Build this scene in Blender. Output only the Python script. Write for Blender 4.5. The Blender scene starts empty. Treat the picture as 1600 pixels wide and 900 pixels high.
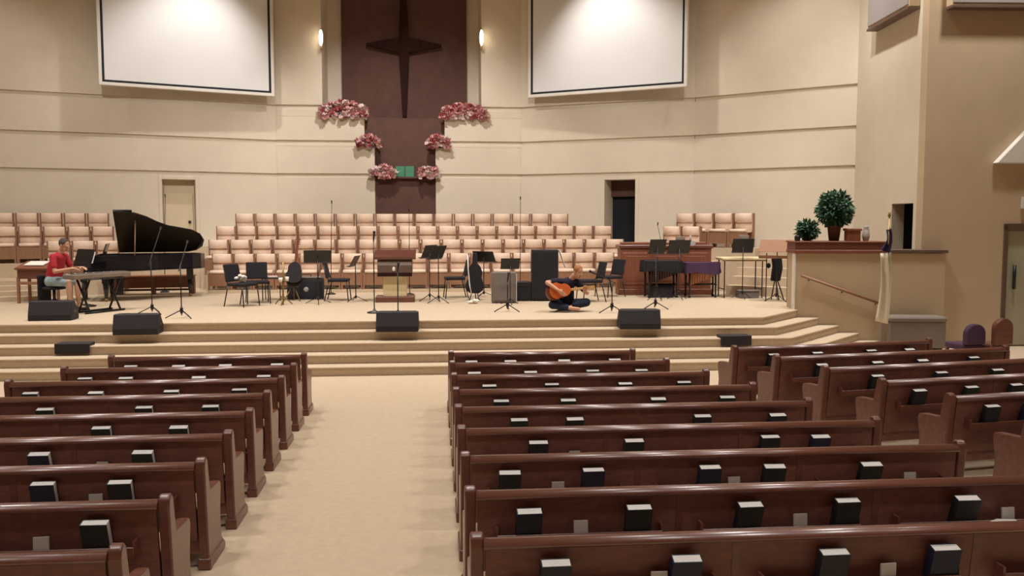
import bpy, bmesh, math, random
from mathutils import Vector, Matrix
random.seed(7)
R = math.radians
sc = bpy.context.scene
COL = sc.collection

# ------------------------------------------------------------------ camera
FPX, CAM_H, YAW, PITCH = 1380.0, 2.5, R(5.13), R(4.35)
cam_d = bpy.data.cameras.new('camera'); cam = bpy.data.objects.new('camera', cam_d); COL.objects.link(cam)
cam_d.sensor_width = 36.0; cam_d.lens = 36.0 * FPX / 1600.0; cam_d.clip_end = 200
cam.location = (0, 0, CAM_H); cam.rotation_euler = (R(90) - PITCH, 0, -YAW)
sc.camera = cam

# ------------------------------------------------------------------ world, exposure
w = bpy.data.worlds.new('world'); sc.world = w; w.use_nodes = True
w.node_tree.nodes['Background'].inputs[0].default_value = (1.0, 0.86, 0.68, 1)
w.node_tree.nodes['Background'].inputs[1].default_value = 0.05
sc.view_settings.view_transform = 'Standard'; sc.view_settings.look = 'None'
sc.view_settings.gamma = 1.0; sc.view_settings.use_curve_mapping = False
sc.view_settings.exposure = 0.08

# ------------------------------------------------------------------ lights of the hall: ceiling spots and downlights, all just under the ceiling above the frame
def spot(name, loc, aim, power, angle, size=0.12, blend=0.6, color=(1.0, 0.965, 0.915)):
    d = bpy.data.lights.new(name, 'SPOT'); d.energy = power; d.spot_size = R(angle); d.spot_blend = blend
    d.shadow_soft_size = size; d.color = color
    o = bpy.data.objects.new(name, d); COL.objects.link(o); o.location = loc
    o.rotation_euler = (Vector(aim) - Vector(loc)).to_track_quat('-Z', 'Y').to_euler()
    return o
for x, y, ax, ay, e in ((-4.9, 22.3, -7.2, 24.6, 780), (3.4, 22.2, 5.8, 24.0, 720), (-0.8, 20.6, -0.8, 25.6, 1500), (7.6, 16.6, 10.0, 18.6, 950), (7.8, 18.6, 9.2, 21.4, 480), (-10.5, 20.0, -10.8, 22.9, 260)):
    spot('wall_wash_spot_offscreen', (x, y, 10.2), (ax, ay, 2.6), e, 80, 0.12, 0.8)
for x, ax, e in ((-5.5, -8.6, 1750), (-2.0, -3.4, 2300), (1.2, 3.0, 2300), (5.0, 7.6, 1300)):
    spot('front_spot_offscreen', (x, 10.5, 10.2), (ax, 24.5, 3.0), e, 40, 0.3, 0.9)
for x in (-7.5, -3.2, 1.2, 5.6):
    spot('platform_spot_offscreen', (x, 16.6, 10.2), (x * 0.95, 18.6, 0.8), 1000, 84, 0.25, 0.8)
for x in (-9.5, -4.5, 0.5, 5.5, 10.5):
    for y, e in ((2.4, 660), (8.1, 800), (14.6, 1150)):
        spot('hall_downlight_offscreen', (x, y, 10.3), (x, y, 0), e, 100, 0.3, 0.9)

# ------------------------------------------------------------------ pixel -> direction
_cp, _sp, _ct, _st = math.cos(YAW), math.sin(YAW), math.cos(PITCH), math.sin(PITCH)
_f = Vector((_sp * _ct, _cp * _ct, -_st)); _r = Vector((_cp, -_sp, 0)); _u = Vector((_sp * _st, _cp * _st, _ct))
def ray(x, y): return _f + _r * ((x - 800) / FPX) + _u * ((450 - y) / FPX)
def PZ(x, y, z):
    d = ray(x, y); return d * ((z - CAM_H) / d.z) + Vector((0, 0, CAM_H))
def PY(x, y, Y):
    d = ray(x, y); return d * (Y / d.y) + Vector((0, 0, CAM_H))

# ------------------------------------------------------------------ materials
def mat(name, col, rough=0.6, var=0.0, scale=8.0, bump=0.0, stretch=(1, 1, 1), metal=0.0, emit=0.0, spec=0.5, col2=None, coat=0.0):
    m = bpy.data.materials.new(name); m.use_nodes = True
    nt = m.node_tree; b = nt.nodes['Principled BSDF']
    b.inputs['Base Color'].default_value = (*col, 1); b.inputs['Roughness'].default_value = rough
    b.inputs['Metallic'].default_value = metal; b.inputs['Specular IOR Level'].default_value = spec
    b.inputs['Coat Weight'].default_value = coat; b.inputs['Coat Roughness'].default_value = 0.25
    if emit:
        b.inputs['Emission Color'].default_value = (*col, 1); b.inputs['Emission Strength'].default_value = emit
    if var or bump:
        tc = nt.nodes.new('ShaderNodeTexCoord'); mp = nt.nodes.new('ShaderNodeMapping')
        mp.inputs['Scale'].default_value = stretch
        nz = nt.nodes.new('ShaderNodeTexNoise'); nz.inputs['Scale'].default_value = scale; nz.inputs['Detail'].default_value = 5
        nt.links.new(tc.outputs['Object'], mp.inputs[0]); nt.links.new(mp.outputs[0], nz.inputs['Vector'])
        if var:
            rp = nt.nodes.new('ShaderNodeValToRGB')
            c2 = col2 or tuple(max(0, c * (1 - var)) for c in col)
            rp.color_ramp.elements[0].position = 0.3; rp.color_ramp.elements[1].position = 0.7
            rp.color_ramp.elements[0].color = (*c2, 1); rp.color_ramp.elements[1].color = (*col, 1)
            nt.links.new(nz.outputs['Fac'], rp.inputs[0]); nt.links.new(rp.outputs[0], b.inputs['Base Color'])
        if bump:
            bp = nt.nodes.new('ShaderNodeBump'); bp.inputs['Strength'].default_value = bump; bp.inputs['Distance'].default_value = 0.01
            nt.links.new(nz.outputs['Fac'], bp.inputs['Height']); nt.links.new(bp.outputs[0], b.inputs['Normal'])
    return m
M = {
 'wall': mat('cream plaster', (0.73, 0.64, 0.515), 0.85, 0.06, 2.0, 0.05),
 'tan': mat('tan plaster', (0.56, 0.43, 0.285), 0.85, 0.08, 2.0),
 'carpet': mat('beige carpet', (0.61, 0.48, 0.345), 0.95, 0.10, 14.0, 0.25, spec=0.1),
 'ceiling': mat('ceiling paint', (0.65, 0.55, 0.40), 0.9, 0.05, 2),
 'niche': mat('brown niche cloth', (0.125, 0.060, 0.046), 0.9, 0.2, 4, 0.1),
 'cross': mat('dark cross wood', (0.040, 0.017, 0.014), 0.95, 0.3, 10, 0.1, (1, 1, .1), spec=0.05),
 'pew': mat('mahogany', (0.185, 0.062, 0.043), 0.33, 0.35, 6, 0.03, (.15, 3, 3), coat=0.3),
 'pewback': mat('mahogany panel', (0.235, 0.092, 0.070), 0.5, 0.3, 40, 0.05, (.3, 1, 1)),
 'rail': mat('polished rail', (0.185, 0.062, 0.043), 0.28, 0.3, 6, 0.02, (.12, 3, 3), coat=0.8, spec=0.8),
 'seatcloth': mat('tan pew cushion', (0.40, 0.27, 0.17), 0.95, 0.15, 40, 0.1),
 'cover': mat('black hymnal cloth', (0.012, 0.014, 0.022), 0.6, 0.2, 30),
 'covergreen': mat('dark green hymnal cloth', (0.010, 0.022, 0.018), 0.6, 0.2, 30),
 'coverblue': mat('navy hymnal cloth', (0.010, 0.013, 0.045), 0.6, 0.2, 30),
 'pages': mat('paper edge', (0.66, 0.63, 0.60), 0.8, 0.12, 60, 0, (1, 1, 20)),
 'card': mat('card stock', (0.50, 0.46, 0.42), 0.8, 0.08, 20),
 'paper': mat('white paper', (0.85, 0.82, 0.76), 0.7, 0.03, 10),
 'choircloth': mat('peach upholstery', (0.84, 0.63, 0.49), 0.9, 0.10, 30, 0.1),
 'oak': mat('oak frame', (0.34, 0.17, 0.095), 0.5, 0.25, 12, 0.03, (3, 3, .3)),
 'redwood': mat('reddish console wood', (0.26, 0.085, 0.045), 0.45, 0.25, 8, 0.03, (3, 3, .3)),
 'black': mat('black enamel', (0.012, 0.011, 0.014), 0.35, 0.15, 10),
 'piano': mat('black piano lacquer', (0.006, 0.005, 0.010), 0.22, 0.1, 10, coat=0.4),
 'blackcloth': mat('black cloth', (0.016, 0.014, 0.020), 0.9, 0.3, 40, 0.2),
 'purplecloth': mat('purple cover cloth', (0.075, 0.030, 0.085), 0.85, 0.3, 20, 0.2),
 'metal': mat('dark steel', (0.05, 0.045, 0.045), 0.4, 0.1, 10, metal=0.8),
 'bronze': mat('brass lacquer', (0.34, 0.22, 0.09), 0.4, 0.2, 12, metal=0.6),
 'grey': mat('grey tolex', (0.20, 0.165, 0.15), 0.8, 0.12, 60, 0.1),
 'greylight': mat('pale grey metal', (0.45, 0.42, 0.42), 0.5, 0.15, 20),
 'ivory': mat('ivory keys', (0.78, 0.74, 0.66), 0.4, 0.05, 10),
 'keyboard': mat('taupe keyboard shell', (0.27, 0.21, 0.17), 0.5, 0.12, 10),
 'screen': mat('matte white screen', (0.80, 0.80, 0.80), 0.9, 0.02, 1),
 'screenblack': mat('black masking', (0.02, 0.02, 0.03), 0.9, 0.1, 10),
 'screenframe': mat('white frame', (0.80, 0.76, 0.70), 0.6, 0.03, 5),
 'bulb': mat('lamp glow', (1.0, 0.85, 0.60), 0.5, emit=9.0),
 'pink': mat('pink petals', (0.84, 0.42, 0.42), 0.8, 0.35, 30),
 'palepink': mat('pale pink petals', (0.90, 0.70, 0.68), 0.8, 0.3, 30),
 'redpetal': mat('red petals', (0.62, 0.15, 0.17), 0.8, 0.35, 30),
 'leaf': mat('green leaves', (0.035, 0.13, 0.06), 0.7, 0.6, 25),
 'leafpale': mat('pale leaves', (0.10, 0.21, 0.12), 0.7, 0.5, 25),
 'greenpanel': mat('green baptistry glass', (0.06, 0.26, 0.15), 0.4, 0.2, 8),
 'skin': mat('skin', (0.62, 0.34, 0.22), 0.6, 0.08, 14),
 'hairgrey': mat('greying hair', (0.09, 0.065, 0.05), 0.8, 0.4, 60, 0.3),
 'hairginger': mat('ginger hair', (0.42, 0.17, 0.06), 0.8, 0.3, 60, 0.3),
 'redshirt': mat('red shirt cloth', (0.50, 0.028, 0.045), 0.9, 0.2, 20, 0.1),
 'blueshorts': mat('pale blue denim', (0.36, 0.50, 0.56), 0.9, 0.2, 20, 0.1),
 'navyshirt': mat('navy shirt cloth', (0.014, 0.009, 0.035), 0.9, 0.3, 20, 0.1),
 'jeans': mat('dark denim', (0.014, 0.024, 0.055), 0.9, 0.3, 20, 0.1),
 'shoe': mat('dark leather', (0.02, 0.015, 0.015), 0.6, 0.2, 20),
 'guitarorange': mat('orange sunburst top', (0.62, 0.13, 0.03), 0.3, 0.25, 5, coat=0.5),
 'guitarred': mat('red brown neck wood', (0.22, 0.06, 0.03), 0.4, 0.2, 12),
 'maple': mat('maple neck', (0.55, 0.32, 0.11), 0.4, 0.2, 12),
 'cream': mat('cream laminate', (0.74, 0.62, 0.38), 0.5, 0.08, 6),
 'orangepanel': mat('orange wood panel', (0.52, 0.22, 0.10), 0.5, 0.2, 8),
 'flagwhite': mat('white flag cloth', (0.80, 0.72, 0.58), 0.9, 0.06, 10, 0.1),
 'flagblue': mat('dark blue flag cloth', (0.035, 0.02, 0.075), 0.9, 0.2, 10, 0.1),
 'doorglass': mat('pale green door paint', (0.42, 0.41, 0.30), 0.35, 0.08, 3),
 'doorframe': mat('brown door frame', (0.14, 0.085, 0.06), 0.5, 0.2, 8),
 'doorcream': mat('cream door', (0.70, 0.58, 0.40), 0.6, 0.06, 3),
 'dark': mat('painted doorway shade', (0.012, 0.012, 0.022), 0.9, 0.2, 3),  # near-black colour painted in for the unlit space beyond doorways
 'benchgrey': mat('grey brown bench cloth', (0.22, 0.18, 0.15), 0.9, 0.1, 40, 0.1),
 'grille': mat('grey speaker grille', (0.36, 0.32, 0.31), 0.9, 0.1, 80, 0.2),
 'vent': mat('black vent metal', (0.02, 0.016, 0.022), 0.7, 0.2, 40),
 'terracotta': mat('brown pot', (0.17, 0.07, 0.05), 0.7, 0.2, 10),
 'purplechair': mat('purple upholstery', (0.075, 0.035, 0.075), 0.9, 0.2, 20, 0.1),
}

# ------------------------------------------------------------------ mesh builder
class MB:
    def __init__(s): s.v = []; s.f = []; s.sm = []
    def add(s, vs, fs, smooth=False):
        n = len(s.v); s.v += [Vector(p) for p in vs]; s.f += [[i + n for i in f] for f in fs]; s.sm += [smooth] * len(fs); return s
    def box(s, c, size, rz=0.0, rx=0.0, ry=0.0):
        hx, hy, hz = (k / 2 for k in size)
        m = Matrix.Translation(c) @ Matrix.Rotation(rz, 4, 'Z') @ Matrix.Rotation(ry, 4, 'Y') @ Matrix.Rotation(rx, 4, 'X')
        vs = [m @ Vector((x, y, z)) for z in (-hz, hz) for (x, y) in ((-hx, -hy), (hx, -hy), (hx, hy), (-hx, hy))]
        return s.add(vs, [(3, 2, 1, 0), (4, 5, 6, 7), (0, 1, 5, 4), (1, 2, 6, 5), (2, 3, 7, 6), (3, 0, 4, 7)])
    def bb(s, x0, x1, y0, y1, z0, z1): return s.box(((x0 + x1) / 2, (y0 + y1) / 2, (z0 + z1) / 2), (x1 - x0, y1 - y0, z1 - z0))
    def prism(s, poly, axis, a, b, smooth=False):
        # poly in the plane normal to axis; axis x: (y,z); y: (x,z); z: (x,y)
        def p(u, v, w): return {'x': (w, u, v), 'y': (u, w, v), 'z': (u, v, w)}[axis]
        n = len(poly); vs = [p(u, v, a) for u, v in poly] + [p(u, v, b) for u, v in poly]
        s.add(vs, [list(range(n))[::-1], list(range(n, 2 * n))])
        k = len(s.v) - 2 * n
        for i in range(n):
            j = (i + 1) % n; s.f.append([k + i, k + j, k + n + j, k + n + i]); s.sm.append(smooth)
        return s
    def tube(s, pts, rad, seg=8):
        pts = [Vector(p) for p in pts]; n = len(pts)
        rad = rad if isinstance(rad, (list, tuple)) else [rad] * n
        vs = []; fs = []; up = None
        for i, p in enumerate(pts):
            t = (pts[min(i + 1, n - 1)] - pts[max(i - 1, 0)]).normalized()
            if up is None: up = Vector((0, 0, 1)) if abs(t.z) < 0.9 else Vector((1, 0, 0))
            a = t.cross(up); a = a.normalized() if a.length > 1e-5 else t.orthogonal().normalized()
            b = a.cross(t).normalized(); up = b
            for k in range(seg):
                q = 2 * math.pi * k / seg; vs.append(p + (a * math.cos(q) + b * math.sin(q)) * rad[i])
        for i in range(n - 1):
            for k in range(seg):
                l = (k + 1) % seg; fs.append((i * seg + k, i * seg + l, (i + 1) * seg + l, (i + 1) * seg + k))
        s.add(vs, fs, True); o = len(s.v) - len(vs)
        s.f += [[o + k for k in range(seg)][::-1], [o + (n - 1) * seg + k for k in range(seg)]]; s.sm += [False, False]
        return s
    def lathe(s, prof, c=(0, 0, 0), seg=20):
        vs = [(c[0] + r * math.cos(2 * math.pi * k / seg), c[1] + r * math.sin(2 * math.pi * k / seg), c[2] + z) for r, z in prof for k in range(seg)]
        fs = [(i * seg + k, i * seg + (k + 1) % seg, (i + 1) * seg + (k + 1) % seg, (i + 1) * seg + k) for i in range(len(prof) - 1) for k in range(seg)]
        s.add(vs, fs, True); o = len(s.v) - len(vs); n = len(prof)
        s.f += [[o + k for k in range(seg)][::-1], [o + (n - 1) * seg + k for k in range(seg)]]; s.sm += [False, False]
        return s
    def ball(s, c, r, seg=14, rings=9, rot=None):
        r = r if isinstance(r, (list, tuple)) else (r, r, r)
        c = Vector(c); m = rot or Matrix.Identity(3); vs = []
        for i in range(rings + 1):
            t = math.pi * (i + .0) / rings; t = min(max(t, 0.02), math.pi - 0.02)
            for k in range(seg):
                q = 2 * math.pi * k / seg
                vs.append(c + m @ Vector((r[0] * math.sin(t) * math.cos(q), r[1] * math.sin(t) * math.sin(q), r[2] * math.cos(t))))
        fs = [(i * seg + k, (i + 1) * seg + k, (i + 1) * seg + (k + 1) % seg, i * seg + (k + 1) % seg) for i in range(rings) for k in range(seg)]
        s.add(vs, fs, True); o = len(s.v) - len(vs)
        s.f += [[o + k for k in range(seg)], [o + rings * seg + k for k in range(seg)][::-1]]; s.sm += [False, False]
        return s
    def capsule(s, a, b, ra, rb):
        a, b = Vector(a), Vector(b)
        s.tube([a, a.lerp(b, .5), b], [ra, (ra + rb) / 2, rb], 12); s.ball(a, ra, 12, 8); s.ball(b, rb, 12, 8); return s
    def build(s, name, m, parent=None, bevel=0.0, loc=None, rz=0.0, seg=1):
        me = bpy.data.meshes.new(name); me.from_pydata([tuple(p) for p in s.v], [], s.f)
        me.polygons.foreach_set('use_smooth', s.sm); me.materials.append(M[m]); me.update()
        o = bpy.data.objects.new(name, me); COL.objects.link(o)
        if parent: o.parent = parent
        if loc is not None: o.location = loc
        if rz: o.rotation_euler.z = rz
        if bevel:
            b = o.modifiers.new('bevel', 'BEVEL'); b.width = bevel; b.segments = seg; b.limit_method = 'ANGLE'; b.angle_limit = R(40)
        return o
def tag(o, label, cat, group=None):
    o['label'] = label; o['category'] = cat
    if group: o['group'] = group
    return o
def struct(o): o['kind'] = 'structure'; return o
def thing(name, label, cat, loc=(0, 0, 0), rz=0.0, group=None):
    o = bpy.data.objects.new(name, None); COL.objects.link(o); o.empty_display_size = 0.1
    o.location = loc; o.rotation_euler = (0, 0, rz); return tag(o, label, cat, group)
def copy_tree(src, parent=None):
    c = src.copy(); COL.objects.link(c); c.parent = parent
    for ch in src.children: copy_tree(ch, c)
    return c
def place(src, loc, rz=0.0, label=None, group=None, used=[]):
    o = src if src.name not in used else copy_tree(src)
    used.append(src.name); o.location = loc; o.rotation_euler = (0, 0, rz)
    if label: o['label'] = label
    if group: o['group'] = group
    return o

ORD = ['first', 'second', 'third', 'fourth', 'fifth', 'sixth', 'seventh', 'eighth', 'ninth', 'tenth'] + [w + 'th' for w in 'eleven twelf thirteen fourteen fifteen sixteen seventeen eighteen nineteen twentie'.split()] + ['twenty-first', 'twenty-second']
# ================================================================== SETTING
ZS = 0.75                         # platform height
AX = -0.75                        # axis of the hall
struct(MB().bb(-15, 17, -6, 27.5, -0.2, 0).build('floor', 'carpet'))
struct(MB().bb(-15, 17, -6, 27.5, 10.5, 10.7).build('ceiling', 'ceiling'))
struct(MB().bb(-15, 17, -6.2, -6, 0, 10.5).build('wall_rear', 'wall'))
struct(MB().bb(-15.2, -15, -6, 27.5, 0, 10.5).build('wall_left', 'wall'))
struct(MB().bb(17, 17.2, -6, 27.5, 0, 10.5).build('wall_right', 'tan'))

# --- platform with five wrapped steps (each tread slab its own piece)
plat = struct(MB().prism([(-14.9, 15.6), (6.0, 15.6), (7.15, 16.80), (7.2, 16.88), (9.6, 16.75), (10.0, 20.2), (6.9, 23.0), (2.4, 25.4), (-4.4, 25.4), (-7.8, 24.0), (-14.9, 21.4)], 'z', 0, ZS - .04).build('platform', 'carpet'))
MB().prism([(-14.9, 15.57), (6.01, 15.57), (7.17, 16.80), (7.2, 16.88), (9.6, 16.75), (10.0, 20.2), (6.9, 23.0), (2.4, 25.4), (-4.4, 25.4), (-7.8, 24.0), (-14.9, 21.4)], 'z', ZS - .04, ZS).build('platform_top', 'carpet', plat, 0.012)
T = 0.325
for k in range(1, 5):
    y0 = 15.6 - T * k; xc = 6.0 + 0.135 * k; xe = 7.15 + 0.40 * k; ye = 16.75 - 0.045 * k
    z = ZS - 0.15 * k
    inn = 15.6 - T * (k - 1)
    xi, xie, yie = 6.0 + .135 * (k - 1), 7.15 + .40 * (k - 1), 16.75 - .045 * (k - 1)
    st = MB().prism([(-14.9, y0), (xc, y0), (xe, ye), (xie, yie), (xi, inn), (-14.9, inn)], 'z', 0, z - .03).build('step', 'carpet', plat)
    MB().prism([(-14.9, y0 - .02), (xc + .01, y0 - .02), (xe + .02, ye), (xie, yie), (xi, inn), (-14.9, inn)], 'z', z - .03, z).build('tread', 'carpet', plat, 0.01)

# --- choir tiers
TZ = {'D': 0.83, 'C': 1.16, 'B': 1.50, 'A': 1.83}
FR = {'D': 21.75, 'C': 22.48, 'B': 23.12, 'A': 23.76}
tiers = struct(MB().prism([(-5.4, 21.78), (4.6, 21.78), (4.6, 22.5), (-5.4, 22.5)], 'z', ZS, TZ['D']).build('choir_tiers', 'carpet'))
MB().prism([(-5.6, 22.48), (4.6, 22.48), (4.6, 23.14), (-5.6, 23.14)], 'z', ZS, TZ['C']).build('tier', 'carpet', tiers)
MB().prism([(-5.9, 23.12), (4.7, 23.12), (4.7, 23.78), (-5.9, 23.78)], 'z', ZS, TZ['B']).build('tier', 'carpet', tiers)
MB().prism([(-7.75, 23.3), (-5.9, 23.76), (5.0, 23.76), (6.2, 22.9), (6.2, 23.4), (2.45, 25.38), (-4.35, 25.5), (-7.75, 24.0)], 'z', ZS, TZ['A']).build('tier', 'carpet', tiers)
# wing tiers, parallel with the bent wall
LD = Vector((-2.85, -1.0)).normalized(); LN = Vector((LD.y, -LD.x)) * -1      # along left wall, towards the audience
LN = Vector((0.331, -0.944)); RD = Vector((0.754, -0.657)); RN = Vector((-0.657, -0.754))
def wing_slab(o, d, n, l0, l1, n0, n1, z0, z1, name='tier', m='carpet'):
    q = [o + d * l0 + n * n0, o + d * l1 + n * n0, o + d * l1 + n * n1, o + d * l0 + n * n1]
    return MB().prism([tuple(p) for p in q], 'z', z0, z1).build(name, m, tiers)
OL = Vector((-7.8, 24.05)); OR_ = Vector((6.9, 23.05))
for k, (t, n0, n1) in enumerate((('A', 0.08, .95), ('B', .95, 1.55), ('C', 1.55, 2.2))):
    wing_slab(OL, LD, LN, 0.3, 7.0, n0, n1, ZS, TZ[t])
for k, (t, n0, n1) in enumerate((('A', 0.08, .98), ('B', .98, 1.60))):
    wing_slab(OR_, RD, RN, -0.3, 2.1 if t == 'A' else 1.2, n0, n1, ZS, TZ[t])
# stairs beside the choir, right: four treads seen under the cream table
for k in range(5):
    wing_slab(OR_, RD, RN, 1.75 if k < 3 else 2.1, 3.9, (0.1 if k > 3 else .98 + .32 * (3 - k) - .32), .98 + .32 * (4 - k) - .32, ZS, ZS + .2 * (k + 1) + .02, 'stair_step')
for k in range(4):
    wing_slab(OL, LD, LN, 2.05, 4.2, 2.2 + .3 * (3 - k), 2.2 + .3 * (4 - k) , ZS, ZS + .10 * (k + 1), 'stair_step')

# --- back wall: centre with a stepped opening, bent wings; every horizontal band is a panel of its own
BANDS = [(ZS, 3.74), (3.83, 4.66), (4.76, 5.63), (5.74, 10.5)]
U0, U1 = -3.06, 1.41; M0, M1 = -1.9, 0.36; L0, L1 = -1.62, 0.10
wb = struct(MB().bb(-4.35, U0, 25.56, 25.66, ZS, 10.5).bb(U1, 2.6, 25.56, 25.66, ZS, 10.5).bb(U0, M0, 25.56, 25.66, ZS, 5.42).bb(M1, U1, 25.56, 25.66, ZS, 5.42)
            .bb(M0, L0, 25.56, 25.66, ZS, 4.58).bb(L1, M1, 25.56, 25.66, ZS, 4.58).build('wall_back', 'wall'))
def band(x0, x1, z0, z1): MB().bb(x0, x1, 25.505, 25.565, z0, z1).build('wall_panel', 'wall', wb, 0.01)
band(-4.35, L0, *BANDS[0]); band(L1, 2.6, *BANDS[0])
band(-4.35, L0, BANDS[1][0], 4.58); band(L1, 2.6, BANDS[1][0], 4.58); band(-4.35, M0, 4.58, 4.66); band(M1, 2.6, 4.58, 4.66)
band(-4.35, M0, 4.76, 5.42); band(M1, 2.6, 4.76, 5.42); band(-4.35, U0, 5.42, 5.63); band(U1, 2.6, 5.42, 5.63)
band(-4.35, U0, *BANDS[3]); band(U1, 2.6, *BANDS[3])
# niche behind the opening
MB().bb(U0 - .1, U0, 25.66, 26.9, 5.3, 10.5).bb(U1, U1 + .1, 25.66, 26.9, 5.3, 10.5).build('niche_return', 'wall', wb)
MB().bb(U0 - .1, U1 + .1, 26.9, 27.0, ZS, 10.5).build('niche_back', 'wall', wb)
bx0, bx1 = PY(534, 90, 26.84).x, PY(729, 90, 26.84).x
MB().bb(bx0, bx1, 26.80, 26.90, 3.5, 10.5).build('niche_panel', 'niche', wb)
MB().bb(U0, U1, 25.725, 26.9, 5.30, 5.42).build('niche_ledge', 'niche', wb)
MB().bb(M0 - .1, M1 + .1, 25.66, 25.72, 4.40, 5.42).bb(L0 - .1, L1 + .1, 25.66, 25.72, 3.6, 4.40).build('niche_front', 'niche', wb)
MB().bb(L0, L1, 25.57, 25.66, ZS, 3.70).build('baptistry_front', 'niche', wb)
MB().bb(L0, L1, 25.40, 25.70, 3.70, 3.75).build('baptistry_ledge', 'niche', wb)

def seg_wall(name, a, b, m='wall', thick=0.06, openings=(), side=1, bands=BANDS, wallz=(0, 10.5), gm='wall'):
    """wall from a to b (seen face first); openings = (s0,s1,z0,z1) along it"""
    a, b = Vector(a), Vector(b); d = (b - a); L = d.length; rz = math.atan2(d.y, d.x)
    root = struct(MB().bb(0, .01, .1, .11, wallz[0], wallz[0] + .01).build(name, gm))
    def rects(z0, z1):
        cuts = sorted({z0, z1, *[z for o in openings for z in o[2:4] if z0 < z < z1]})
        for p, q in zip(cuts, cuts[1:]):
            xs = [0.0]
            for o in sorted(openings):
                if o[2] < q - 1e-6 and o[3] > p + 1e-6: xs += [o[0], o[1]]
            xs.append(L)
            for i in range(0, len(xs), 2):
                if xs[i + 1] - xs[i] > 1e-4: yield xs[i], xs[i + 1], p, q
    bk = MB()
    for x0, x1, z0, z1 in rects(*wallz): bk.bb(x0, x1, thick, thick + .20, z0, z1)
    old = root.data; me = bpy.data.meshes.new(name); me.from_pydata([tuple(p) for p in bk.v], [], bk.f); me.materials.append(M[gm]); root.data = me
    for z0, z1 in bands:
        for r in rects(z0, z1): MB().bb(r[0], r[1], 0, thick, r[2], r[3]).build('wall_panel', m, root)
    root.location = (a.x, a.y, 0); root.rotation_euler.z = rz
    return root
# left wing (wall points in order left to right, seen face = local -y)
LW = [(-15.0, 21.5), (-10.65, 23.12), (-7.8, 24.1), (-4.33, 25.52)]
def s_at(a, b, px, py=283):
    """distance along a-b where the pixel column meets the wall"""
    a, b = Vector(a), Vector(b); d = b - a; q = ray(px, py)
    # solve a + s d = t q (xy)
    det = d.x * (-q.y) + q.x * d.y; s = (-a.x * (-q.y) - q.x * a.y) / det
    return s * d.length
dl0, dl1 = s_at(LW[2], LW[3], 253), s_at(LW[2], LW[3], 305)
DZ = 1.52; DT = 3.60
seg_wall('wall_back_left', LW[0], LW[1]); seg_wall('wall_back_left', LW[1], LW[2])
wl = seg_wall('wall_back_left', LW[2], LW[3], openings=[(dl0, dl1, DZ, DT)])
RW = [(2.55, 25.46), (6.9, 23.05), (10.02, 20.35)]
dr0, dr1 = s_at(RW[0], RW[1], 945), s_at(RW[0], RW[1], 993)
wr = seg_wall('wall_back_right', RW[0], RW[1], openings=[(dr0, dr1, DZ, DT + .03)])
seg_wall('wall_back_right', RW[1], RW[2])
# side wall of the alcove with a dark doorway, then the front-facing wall with the double door
SA, SB = (10.02, 20.35), (9.62, 16.66)
ds0, ds1 = s_at(SA, SB, 1393, 350), s_at(SA, SB, 1426, 350)
ONE = [(0, 10.5)]
ws = seg_wall('wall_side', SA, SB, 'wall', openings=[(ds0, ds1, ZS, 2.86)], bands=ONE)
FA, FB = (9.60, 16.64), (17.0, 16.2)
df0 = s_at(FA, FB, 1566, 450); df1 = df0 + 1.9
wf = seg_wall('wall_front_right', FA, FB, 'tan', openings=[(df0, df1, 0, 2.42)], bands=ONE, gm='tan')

def doorway(name, wall, s0, s1, z0, z1, depth, sidem, backm):
    """recess behind an opening"""
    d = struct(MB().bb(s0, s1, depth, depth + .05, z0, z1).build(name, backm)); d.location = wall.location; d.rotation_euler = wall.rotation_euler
    MB().bb(s0 - .05, s0, .14, depth, z0, z1).build('jamb', sidem, d); MB().bb(s1, s1 + .05, .14, depth, z0, z1).build('jamb', sidem, d)
    MB().bb(s0 - .05, s1 + .05, .14, depth, z1, z1 + .05).build('head', sidem, d); MB().bb(s0 - .05, s1 + .05, .14, depth, z0 - .05, z0).build('sill', sidem, d)
    return d
d1 = doorway('door_1', wl, dl0, dl1, DZ, DT, 0.30, 'wall', 'doorcream')
MB().bb(dl0 + .04, dl1 - .04, .25, .29, DZ + .02, DT - .35).build('door_leaf', 'doorcream', d1, 0.01)
MB().ball((dl1 - .14, .22, DZ + .95), .04).build('door_knob', 'metal', d1)
for a, b, c, e in ((dl0 - .09, dl0, DZ, DT + .09), (dl1, dl1 + .09, DZ, DT + .09), (dl0, dl1, DT, DT + .09)):
    MB().bb(a, b, -.025, .03, c, e).build('door_casing', 'wall', d1, 0.008)
d2 = doorway('door_2', wr, dr0, dr1, DZ, DT + .03, 0.75, 'wall', 'dark')  # back panel coloured near-black in place of an unlit room
MB().bb(dr0, dr1, .60, .66, DT - .42, DT + .03).build('transom', 'niche', d2)
MB().bb(dr0 - .09, dr0, -.025, .03, DZ, DT + .1).build('door_casing', 'wall', d2); MB().bb(dr1, dr1 + .09, -.025, .03, DZ, DT + .1).build('door_casing', 'wall', d2)
dse = max(ds1 + .02, (Vector(SB) - Vector(SA)).length - .62)
d3 = struct(MB().bb(ds0 - .3, dse, 3.6, 3.65, ZS, 3.0).build('door_3', 'wall')); d3.location = ws.location; d3.rotation_euler = ws.rotation_euler
MB().bb(ds0 - .35, ds0 - .3, .26, 3.6, ZS, 3.0).build('room_wall', 'wall', d3); MB().bb(dse, dse + .05, .26, 3.6, ZS, 3.0).build('room_wall', 'wall', d3)
MB().bb(ds0 - .3, dse, .26, 3.6, 3.0, 3.05).build('room_ceiling', 'ceiling', d3); MB().bb(ds0 - .3, dse, .02, 3.6, ZS - .05, ZS).build('room_floor', 'carpet', d3)
MB().bb(ds0 - .02, ds0, 0.0, .26, ZS, 2.86).build('jamb', 'wall', d3)
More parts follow.
